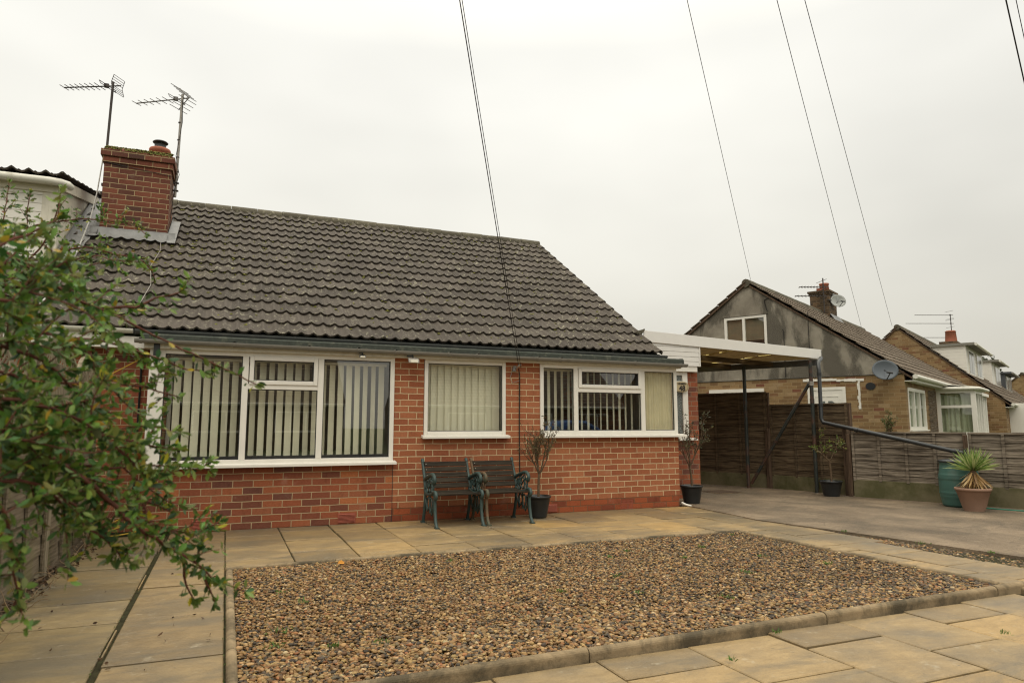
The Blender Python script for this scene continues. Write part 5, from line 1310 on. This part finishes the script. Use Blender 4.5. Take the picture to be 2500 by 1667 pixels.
m_bl2 = plain('tan_slat_blind', (.26,.21,.14), .7, .3, n=.1)

def rhouse(name, label, x, y, deg, L, W, ez, rz, walls, tilem, gable=None, ov=.18, coarse=False, holes=False):
    t = thing(name, label, 'house'); 
    ROOT[t.name] = Vector((0,0,0))
    g = MB()
    if holes: g.box(0,.25,0,.15,-.3,ez); g.box(2.22,L,0,.15,-.3,ez); g.box(.25,2.22,0,.15,-.3,1.15); g.box(.25,2.22,0,.15,2.05,ez)
    else: g.box(0, L, 0, .15, -.3, ez)
    g.box(0, .15, .15, W, -.3, ez-.0); g.box(L-.15, L, .15, W, -.3, ez); g.box(.15, L-.15, W-.15, W, -.3, ez); g.build('wall', walls, t)
    g = MB(); gz = ez + .0
    for xx, th in ((0.0,.15),(L-.15,.15)): 
        g = MB()
        if holes and xx == 0:
            k_ = (rz-.03-gz)/(W/2); a_, b_, c_, d_ = 3.05, 4.11, 3.11, 4.02; zl = lambda y: gz+k_*min(y, W-y)
            g.poly([(0,0,gz),(0,a_,gz),(0,a_,zl(a_))],(th,0,0)); g.poly([(0,b_,gz),(0,W,gz),(0,b_,zl(b_))],(th,0,0)); g.box(0,th,a_,b_,gz,c_)
            g.poly([(0,a_,d_),(0,b_,d_),(0,b_,zl(b_)),(0,W/2,rz-.03),(0,a_,zl(a_))],(th,0,0))
        else: g.poly([(xx,0,gz),(xx,W,gz),(xx,W/2,rz-.03)], (th,0,0))
        g.build('gable', gable or walls, t)
    h = rz-ez; half = W/2; ln = math.hypot(half+ov, h*(half+ov)/half); vv = Vector((0, half, h)).normalized(); n_ = Vector((0,-h,half)).normalized()
    g = MB(); tile_roof(g, -.06, L+.06, (0,-ov,ez-h*ov/half+.03), (1,0,0), vv, n_, ln, pitch=.2 if coarse else .15, seg=6, amp=.022)
    r = g.build('roof', tilem, t)
    g = MB(); g.poly([(-.03,-ov+.02,ez-h*ov/half+.005),(L,-ov+.02,ez-h*ov/half+.005),(L,half,rz+.0),(-.03,half,rz+.0)], (0,0,-.05)); g.poly([(-.06,half,rz+.02),(L,half,rz+.02),(L,W+ov,ez-h*ov/half),(-.06,W+ov,ez-h*ov/half)], (0,0,-.07)); g.build('roof_deck', m_post, r)
    # stepped tile ends on the far slope
    g = MB(); kk = 14
    for k in range(kk):
        q0 = Vector((0,W+ov,ez-h*ov/half+.03)); dv = Vector((0,-half,h)).normalized(); a = q0+dv*(ln*k/kk); b = q0+dv*(ln*(k+1)/kk)
        g.beam(a+Vector((-.03,0,.035)), b+Vector((-.03,0,.012)), .10, .022, up=Vector((0,h,half)).normalized(), tint=random.random())
    g.build('verge_tiles', tilem, r)
    g = MB(); m_ = int(L/.45)
    for i in range(m_): x0 = -.06+(L+.12)*i/m_; g.tube([(x0,half,rz+.0),(x0+(L+.12)/m_-.01,half,rz+random.uniform(-.004,.006))], .11, 10, flat=(0,0,1), tint=random.random())
    g.build('ridge_tile', m_ridge, r)
    g = MB(); zg = ez-h*ov/half+.01; g.tube([(-.05,-ov-.05,zg),(L,-ov-.05,zg)], .055, 8); g.box(0,L,-ov-.0,-ov+.02,zg-.1,zg+.03); g.box(0,L,-ov+.02,0,zg-.1,zg-.08); g.build('gutter', m_gutter_white, t)
    t.location = (x, y, 0); t.rotation_euler = (0,0,R(deg)); return t
h2 = rhouse('rendered_house', 'bungalow with a streaked grey pebbledash gable above buff brick, beyond the fence', 14.03, 10.76, 27, 11.7, 7.0, 2.42, 4.92, m_brick_y, m_tile2, gable=m_render, holes=True)
# render skirt continuing the gable down to the brick line and string of bricks
g = MB(); g.box(-.012, 0, .0, 7.0, 2.385, 2.43); g.build('render_edge', m_render, h2)
g = MB(); g.tube([(-.016,0.0,2.38),(-.016,7.0,2.38)], .006, 4); g.build('render_bead', m_dark, h2)
# gable window (two lights), hood
wv = win_panel(h2, 'y', 0.0, 3.02, 4.14, 3.08, 4.05, 1, verts=(3.62,), fr=.065)
g = MB()
for k in range(24): z = 3.42+.026*k; g.box(.05,.066,3.08,3.59,z,z+.018); g.box(.05,.066,3.65,4.09,z,z+.018)
g.build('blind', m_bl2, wv)
g = MB(); g.box(-.03,.0,2.98,4.18,4.06,4.085); g.box(-.006,.0,2.97,4.19,4.085,4.15); g.build('render_hood', m_render, wv)
# door with arched panel and fan shaped glazing, side opening
g = MB(); g.box(-.02,.04,1.24,1.31,0,2.13); g.box(-.02,.04,2.03,2.10,0,2.13); g.box(-.019,.04,1.31,2.03,2.06,2.13); dr = g.build('door', m_upvc, h2)
g = MB(); g.box(-.006,.05,1.31,2.03,0,2.06); g.box(-.014,-.006,1.38,1.96,1.90,1.93); g.box(-.014,-.006,1.38,1.41,1.2,1.9); g.box(-.014,-.006,1.93,1.96,1.2,1.9); g.build('door_leaf', m_upvc, dr)
for a, b in ((1.46,1.64),(1.71,1.89)):
    g = MB(); g.poly([(-.0065,a,1.5),(-.0065,b,1.5),(-.0065,b,1.72 if a > 1.6 else 1.80),(-.0065,(a+b)/2,1.80),(-.0065,a,1.80 if a > 1.6 else 1.72)], (-.006,0,0)); g.build('door_glazing', m_obsc, dr)
g = MB(); g.box(-.04,.02,3.98,4.62,2.06,2.13); g.box(-.05,.02,3.20,4.62,2.07,2.16); g.box(-.045,.02,3.16,3.23,0,2.158); g.build('side_opening_frame', m_upvc, h2)
# remains of a canopy: white painted mortar lines
g = MB(); y = .85
for k in range(16): g.box(-.02,.0,.83+.085*k,.83+.085*(k+1)+.004,2.245+random.uniform(-.012,.01)+.003*k,2.30+random.uniform(-.012,.014)+.003*k)
for k in range(9): z = 1.6+.075*k; g.box(-.018,0,.93+random.uniform(-.012,.0),.97+random.uniform(-.01,.02),z,z+.078)
g.build('canopy_remnant', m_upvc, h2)
g = MB(); 
for k in range(14):
    a = 2*math.pi*k/14
v = [( -.015, .70+.105*math.cos(2*math.pi*k/20), 2.12+.085*math.sin(2*math.pi*k/20)) for k in range(20)]; g.poly(v, (.02,0,0)); g.build('flue_vent', m_black, h2)
g = MB(); g.tube([(-.02,2.62,3.62),(-.02,2.60,3.55),(-.02,2.60,2.4)], .01, 6); g.tube([(-.02,2.0,4.0),(-.02,2.0,2.36)], .008, 6); g.tube([(-.02,2.86,4.5),(-.02,3.05,4.42),(-.02,3.02,4.25),(-.02,2.98,4.12)], .01, 6); g.build('wall_cable', m_wire, h2)
# front: corner window, trellis, glazed porch
m_bay = m_upvc
win_panel(h2, 'x', 0.0, .22, 2.25, 1.12, 2.08, 1, verts=(.9,1.55), fr=.075, curtain=m_net)
g = MB()
for k in range(9): a = 2.62+.12*k; g.beam((a,-.03,.5),(a+.0,-.03,2.1),.02,.012,up=(0,1,0))
for k in range(12): z = .5+.14*k; g.beam((2.6,-.02,z),(3.6,-.02,z+.1),.02,.012,up=(0,1,0))
g.build('wall_trellis', m_fence, h2)
g = MB(); px0, px1, pd = 3.88, 5.35, .87
g.box(px0,px1,-pd,0,-.2,1.0); porch = g.build('porch', m_upvc, h2); g = MB(); g.box(px0-.05,px1+.05,-pd-.08,.05,2.13,2.20); g.build('porch_fascia', m_upvc, porch)
g = MB()
for (a,b) in ((-pd,-pd+.10),(-.09,0)): g.box(px0-.005,px0+.06,a,b,1.0,2.13)
g.box(px0-.004,px0+.055,-pd+.1,-.09,1.0,1.05); g.box(px0-.004,px0+.055,-pd+.1,-.09,2.07,2.13); g.box(px0-.006,px0+.05,-pd+.1,-.09,1.68,1.75)
for xx in (px0+.055, px0+.5, px1-.55, px1-.07): g.box(xx,xx+.06,-pd-.004,-pd+.055,1.0,2.13)
g.box(px0,px1,-pd-.003,-pd+.05,2.06,2.128); g.box(px1-.06,px1,-pd,0,1.0,2.13); g.build('porch_frame', m_upvc, porch)
g = MB(); g.poly([(px0+.022,-pd+.05,1.0),(px0+.022,-.05,1.0),(px0+.022,-.05,2.1),(px0+.022,-pd+.05,2.1)]); g.poly([(px0+.05,-pd+.022,1.0),(px1-.05,-pd+.022,1.0),(px1-.05,-pd+.022,2.1),(px0+.05,-pd+.022,2.1)]); g.build('glass', m_glass, porch)
g = MB(); n = 40; v = []
for i in range(n+1):
    y = -.08-(pd-.16)*i/n; v += [(px0+.12+.02*math.sin(i*.9)+.01*math.sin(i*2),y,1.0),(px0+.12+.02*math.sin(i*.9),y,2.05)]
g.add(v, [(2*i,2*i+2,2*i+3,2*i+1) for i in range(n)], smooth=True); g.build('curtain', m_net, porch)
g = MB(); g.tube([(px0-.07,.0,2.20),(px0-.07,-pd-.09,2.17),(px0+.0,-pd-.13,2.17),(px1+.1,-pd-.13,2.17)], .04, 8); g.poly([(px0-.04,-pd-.1,2.2),(px1+.05,-pd-.1,2.2),(px1+.05,.0,2.32),(px0-.04,.0,2.32)],(0,0,.02)); g.build('porch_gutter', m_gutter_white, porch)
# second bay further along
g = MB(); g.box(6.9,9.4,-.55,0,-.2,1.0); g.box(6.85,9.45,-.62,.05,2.13,2.22)
for xx in (6.9,7.5,8.1,8.75,9.33): g.box(xx,xx+.07,-.555,-.5,1.0,2.13)
g.box(6.9,6.97,-.5,0,1.0,2.13); g.build('bay_window', m_upvc, h2)
g = MB(); g.box(6.93,6.935,-.5,0,1.0,2.13); g.box(6.95,9.35,-.52,-.515,1.0,2.13); g.box(7.1,9.2,-.1,-.05,1.0,2.13); g.build('bay_glass', m_glass, h2)
g = MB(); g.box(10.5,11.0,-.1,0,.0,2.0); g.build('front_pier', m_brick_y, h2)
# chimney
g = MB(); g.box(6.3,7.15,3.2,3.8,4.3,5.55); c2 = g.build('chimney', m_brick_b, h2)
g = MB(); g.box(6.27,7.18,3.17,3.83,5.55,5.61); g.box(6.24,7.21,3.14,3.86,5.615,5.68); g.build('corbel_course', m_brick_b, c2)
g = MB(); g.lathe([(.15,0),(.14,.12),(.16,.13),(.14,.28),(.16,.29),(.16,.34),(.1,.34)], (6.92,3.5,5.68), 18); g.lathe([(.15,0),(.14,.10),(.155,.11),(.1,.12)], (6.55,3.5,5.68), 18); g.build('chimney_pot', m_terra_pot, c2)
g = MB(); g.poly([(6.25,3.02,4.63),(7.3,3.02,4.63),(7.3,3.17,4.86),(6.25,3.17,4.86)], (0,0,.02)); g.build('lead_flashing', m_lead, c2)

h3 = rhouse('buff_brick_house', 'buff brick gabled house further along with a white boarded dormer facing right', 24.93, 15.37, 27, 7.0, 6.3, 2.1, 4.95, m_brick_y, m_tile2, coarse=True)
def dormer(parent, x0, x1, yf, z0, z1, yb, clad, roofm, wins, lip=.1, dark=False):
    g = MB(); k = 0; z = z0
    n = 10; hh = (z1-z0)/n
    for k in range(n):
        g.box(x0, x1, yf, yb, z0+hh*k+.006, z0+hh*(k+1)); g.box(x0+.01, x1-.01, yf+.01, yb, z0+hh*k, z0+hh*k+.006)
    d_ = g.build('dormer', clad, parent)
    g = MB(); g.box(x0-.08,x1+.08,yf-.28,yb,z1,z1+.09); g.build('dormer_roof', roofm, d_)
    g = MB(); g.tube([(x0-.08,yf-.33,z1+.02),(x1+.08,yf-.33,z1+.0)], .05, 8); g.build('dormer_gutter', m_gutter_white if not dark else m_gutter_grey, d_)
    for a, b in wins:
        g = MB(); g.box(a,b,yf-.03,yf+.01,z0+.12,z1-.1); w = g.build('window', m_upvc, d_)
        g = MB(); q = (b-a-.06*3)/2
        for i in range(2): g.box(a+.06+i*(q+.06),a+.06+i*(q+.06)+q,yf-.036,yf-.03,z0+.2,z1-.17)
        g.build('glass', m_pane, w)
m_pane = M('dark_window_pane', .08, .6).color((.10,.11,.105)).m
m_greyroof = plain('grey_felt_roof', (.20,.19,.16), .8, .3, n=.1)
dormer(h3, .28, 5.0, 1.05, 2.95, 4.12, 3.2, m_upvc, m_greyroof, [(.75,2.1),(2.9,4.3)])
h4 = rhouse('far_white_dormer_house', 'next terraced bungalow beyond the buff brick gable, with a smaller white dormer', 24.93+7.02*.891, 15.37+7.02*.454, 27, 6.0, 6.3, 2.1, 4.95, m_brick_y, m_tile2, coarse=True)
dormer(h4, .1, 3.6, .95, 2.85, 4.0, 3.2, m_upvc, m_greyroof, [(1.2,3.2)])
g = MB(); g.box(5.0,6.6,2.75,3.55,4.6,5.55); g.build('chimney', m_brick_b, h4)
g = MB(); g.lathe([(.28,0),(.24,.55),(.27,.56),(.2,.62)], (5.7,3.1,5.55), 16); g.build('chimney_pot', m_terra_pot, h4)
h5 = rhouse('far_dark_dormer_house', 'furthest bungalow of the row with a dark boarded dormer and white eaves', 24.93+13.1*.891, 15.37+13.1*.454, 27, 12.0, 6.3, 2.1, 4.85, m_brick_y, m_tile2, coarse=True)
m_dkclad = plain('dark_boarding', (.07,.075,.08), .6, .3)
dormer(h5, .3, 3.8, 1.0, 2.85, 3.85, 3.2, m_dkclad, m_dkclad, [(.7,1.8),(2.2,3.3)], dark=True)
for hh, xs in ((h3, (1.2,4.2)), (h4, (1.0,3.8)), (h5, (1.0,4.0,7.5))):
    for xx in xs:
        g = MB(); g.box(xx,xx+1.7,-.45,0,-.3,1.0); 
        for a in (xx,xx+.8,xx+1.63): g.box(a,a+.07,-.46,-.38,1.0,1.95)
        g.box(xx,xx+1.7,-.5,0,1.95,2.02); g.box(xx,xx+.06,-.38,0,1.0,1.95); g.build('bay_window', m_upvc, hh)
        g = MB(); g.box(xx+.03,xx+1.6,-.42,-.40,1.0,1.95); g.box(xx+.02,xx+.04,-.38,0,1,1.95); g.build('bay_glass', m_pane, hh)

def loc2w(hx, hy, deg, p): a = R(deg); return (hx+p[0]*math.cos(a)-p[1]*math.sin(a), hy+p[0]*math.sin(a)+p[1]*math.cos(a), p[2])
def dish(label, c, face, r, arm, mat, tilt=.25):
    t = thing('satellite_dish', label, 'satellite dish', c, 'satellite dishes')
    C_ = Vector(c); f_ = Vector(face).normalized(); s_ = f_.cross(Vector((0,0,1))).normalized(); u_ = s_.cross(f_).normalized()
    g = MB(); v = []; n = 28; rings = 6
    for i in range(rings+1):
        rr = r*i/rings
        for k in range(n):
            a = 2*math.pi*k/n; v.append(C_ + s_*rr*1.0*math.cos(a) + u_*rr*.84*math.sin(a) - f_*(.22*(1-(i/rings)**2)*r))
    m0 = len(v); v += [p - f_*.008 for p in v]
    fs = [(i*n+k, i*n+(k+1)%n, (i+1)*n+(k+1)%n, (i+1)*n+k) for i in range(rings) for k in range(n)]
    g.add(v, fs + [tuple(reversed([m0+q for q in f])) for f in fs] + [(rings*n+k, rings*n+(k+1)%n, m0+rings*n+(k+1)%n, m0+rings*n+k) for k in range(n)], smooth=True); g.build('reflector', mat, t)
    g = MB(); e_ = C_ + f_*r*1.05 - u_*r*.55; g.tube([C_ - u_*r*.84, e_], .012, 6); g.tube([e_-s_*.05, e_+s_*.07+u_*.02], .022, 8); g.tube([e_, C_-u_*.1*r - f_*.02], .008, 5); g.build('feed_arm', m_dark, t)
    g = MB(); g.tube([C_-f_*.2*r, Vector(arm)], .02, 6); g.build('bracket', m_dark, t)
    return t
dish('grey satellite dish fixed at the corner of the rendered gable just under the eaves', (13.62, 10.90, 2.46), (-.55,-.82,.18), .275, (14.0,11.2,2.35), m_dish)
dish('pale satellite dish on the right side of the rendered house chimney', (18.55,16.42,5.33), (-.35,-.92,.2), .26, loc2w(14.03,10.76,27,(7.15,3.4,5.2)), plain('pale_dish_mesh', (.33,.34,.32), .5, .4))
dish('pale satellite dish behind the rendered house chimney, half hidden by it', (18.42,16.62,5.40), (-.75,-.6,.2), .25, loc2w(14.03,10.76,27,(7.15,3.6,5.3)), plain('grey_dish_mesh', (.28,.29,.28), .5, .4))
def far_aerial(label, base, h, booms):
    t = thing('television_aerial', label, 'aerial', base, 'aerials on the far chimneys'); B = Vector(base)
    g = MB(); g.tube([B, B+Vector((0,0,h))], .022, 6); g.build('mast', m_darkiron, t)
    g = MB()
    for (z, l, n, e_) in booms:
        d = Vector((-.85,.35,0)).normalized(); p = B+Vector((0,0,z)); g.tube([p+d*-.15, p+d*l], .014, 5)
        for k in range(n): q = p+d*(l*(k+.5)/n); g.tube([q+Vector((.12,.3,0))*e_*-1, q+Vector((.12,.3,0))*e_], .008, 4)
        for sg_ in (1,-1): g.tube([p+d*-.1, p+d*.05+Vector((0,0,sg_*.2*e_))], .01, 4); g.tube([p+d*.05+Vector((-.1,-.3,sg_*.2)), p+d*.05+Vector((.1,.3,sg_*.2))], .008, 4)
    g.build('boom', m_darkiron, t); return t
far_aerial('dark two tier television aerial left of the rendered house chimney', loc2w(14.03,10.76,27,(6.1,3.3,4.9)), 1.15, [(.85,.8,8,.45),(.55,.95,8,.45)])
far_aerial('thin three tier television aerial on the chimney beyond the white dormer', loc2w(24.93+7.02*.891,15.37+7.02*.454,27,(6.1,3.1,5.6)), 1.5, [(1.45,1.9,6,.15),(1.0,2.4,6,.15),(.25,2.3,6,.15)])

# small conifer and hedge over the fence
shrub('young_conifer', 'small bare tipped conifer poking above the low fence in front of the buff brick wall', 'shrub', (12.4,9.9,.70), .22, .06, .38, 2, .05, 1.0, [(.10,.11,.03),(.06,.08,.025),(.12,.10,.04)], 5, 12, lw=.2)
def tree(name, label, base, h, r, n, leaf, pal_, seed, trunk_h=.35, cat='tree', group=None):
    random.seed(seed); r_ = np.random.default_rng(seed); t = thing(name, label, cat, base, group); B = Vector(base)
    g = MB(); g.tube([B, B+Vector((0,0,h*trunk_h)), B+Vector((.1,0,h*.8))], h*.025, 7, r1=h*.008, cap=False)
    cs = []
    for k in range(14):
        a = random.uniform(0,6.28); rr = r*random.uniform(.2,.8); z = h*random.uniform(.3,.92); c = B+Vector((math.cos(a)*rr*(1.2-z/h), math.sin(a)*rr*(1.2-z/h), z)); cs.append((c, r*random.uniform(.28,.5)))
        g.tube([B+Vector((0,0,z*.6)), c], h*.009, 5, r1=h*.003, cap=False)
    g.build('trunk', m_bark, t)
    P = []; D = []; C_ = []
    for c, cr_ in cs:
        m_ = n//14; q = r_.normal(size=(m_,3)); q /= np.linalg.norm(q,axis=1)[:,None]; q *= (cr_*r_.uniform(.3,1.05,m_)**.6)[:,None]; q[:,2] *= .75
        P.append(q+np.array(c[:])); D.append(r_.normal(size=(m_,3))); C_.append(np.array(pal_)[r_.integers(0,len(pal_),m_)]*r_.uniform(.7,1.3,(m_,1)))
    P = np.vstack(P); leaves_obj('foliage', P, np.vstack(D), r_.uniform(.7,1.3,len(P))*leaf, r_.uniform(.4,.6,len(P))*leaf, np.vstack(C_), t, off=base); return t
tree('garden_shrub', 'bushy variegated shrub at the right end of the fence in a neighbouring front garden', (24.4,12.4,-.2), 1.75, 1.2, 5000, .10, [(.10,.13,.05),(.22,.26,.14),(.06,.08,.03)], 3, cat='shrub')
for i, (x, y, h, r, lb) in enumerate(((78,52,9,6.5,'large misty tree on the horizon directly right of the dark dormer'),(92,50,8,7,'low misty tree on the horizon at the right edge of the picture'),(70,60,7,6,'far misty tree mostly hidden behind the dark dormer'))):
    tree('distant_tree', lb, (x,y,-.5), h, r, 6000, .5, [(.05,.065,.035),(.07,.08,.045),(.04,.05,.03)], 40+i, group='misty trees on the horizon')
# far hipped roof at the right edge
h6 = rhouse('distant_house', 'distant bungalow with a pale tiled roof at the far right end of the street', 58, 30, 8, 14, 8, 2.3, 5.3, m_brick_y, m_tile2, coarse=True)

# ------------------------------------------------------------------ across the street (seen as reflections in the window panes)
st = MB(); st.add([(-60,-14,-.045),(60,-14,-.045),(60,-6,-.045),(-60,-6,-.045)], [(0,1,2,3)]); struct('street', st, plain('asphalt', (.05,.05,.05), .85, .3, bump=.5, bs=120))
def opp(label, x):
    t = rhouse('opposite_bungalow', label, x, -21, 180, 14, 8, 2.5, 5.4, m_brick_b, m_tile2, coarse=True); t['group'] = 'bungalows across the street'
    for a in (1.2, 5.2, 9.6): win_panel(t, 'x', 0.0, a, a+2.4, .9, 2.0, 1, verts=(a+.8,a+1.6), fr=.07, curtain=m_curtain)
    return t
opp('brown roofed brick bungalow across the street, reflected in the large left window', 6)
opp('brown roofed brick bungalow across the street, reflected in the middle and right windows', 24)
opp('brick bungalow at the right end across the street, reflected in the curtained pane', 42)
# blue parked car
m_carp = M('blue_car_paint', .25, .6, .2).color((.02,.10,.30)).m; m_tyre = plain('tyre_rubber', (.02,.02,.02), .8, .2); m_carglass = M('car_glass', .05, .7).color((.02,.025,.03)).m
ct = thing('parked_car', 'blue hatchback car parked on the street, reflected low in the right hand window', 'car', (13.4,-8,0))
ROOT[ct.name] = Vector((0,0,0)); ct.location = (0,0,0)
g = MB(); prof = [(-2.05,.35),(-2.1,.55),(-2.05,.82),(-1.25,.95),(-.65,1.38),(.1,1.46),(1.0,1.42),(1.75,1.05),(2.02,.95),(2.08,.6),(2.03,.33),(1.65,.28),(1.0,.28),(-1.0,.28)]
v = []
for yy, sc in ((-.84,.93),(-.72,1.0),(.72,1.0),(.84,.93)):
    for (x, z) in prof: v.append((x*(1 if sc == 1 else .985), yy*(1 if z < 1.0 else .84), .3+(z-.3)*(1 if z < 1 else sc)))
n = len(prof); f = [tuple(reversed(range(n))), tuple(range(3*n,4*n))] + [(r*n+i, r*n+(i+1)%n, (r+1)*n+(i+1)%n, (r+1)*n+i) for r in range(3) for i in range(n)]
g.add(v, f); cb = g.build('body', m_carp, ct, bevel=.05, seg=3)
for yy in (-.735,.735):
    g = MB(); s_ = 1 if yy > 0 else -1; g.poly([(-1.0,yy*1.03,1.0),(1.35,yy*1.03,1.0),(.9,yy*.93,1.34),(-.55,yy*.93,1.33)], (0,.02*s_,0)); g.build('side_window', m_carglass, ct)
g = MB(); g.poly([(-1.28,-.62,.98),(-1.28,.62,.98),(-.72,.58,1.36),(-.72,-.58,1.36)], (-.02,0,.02)); g.build('windscreen', m_carglass, ct)
for xx in (-1.3,1.3):
    for yy in (-.80,.80):
        g = MB(); g.tube([(xx,yy-.1,.31),(xx,yy+.1,.31)], .31, 24); w = g.build('wheel', m_tyre, ct); g = MB(); g.tube([(xx,yy-.11,.31),(xx,yy+.11,.31)], .18, 16); g.build('rim', m_steel, w)
for yy in (-.6,.6): g = MB(); g.box(-2.10,-2.0,yy-.14,yy+.14,.62,.76); g.build('headlight', m_upvc, ct, bevel=.02)
ct.location = (13.0,-8.5,0)
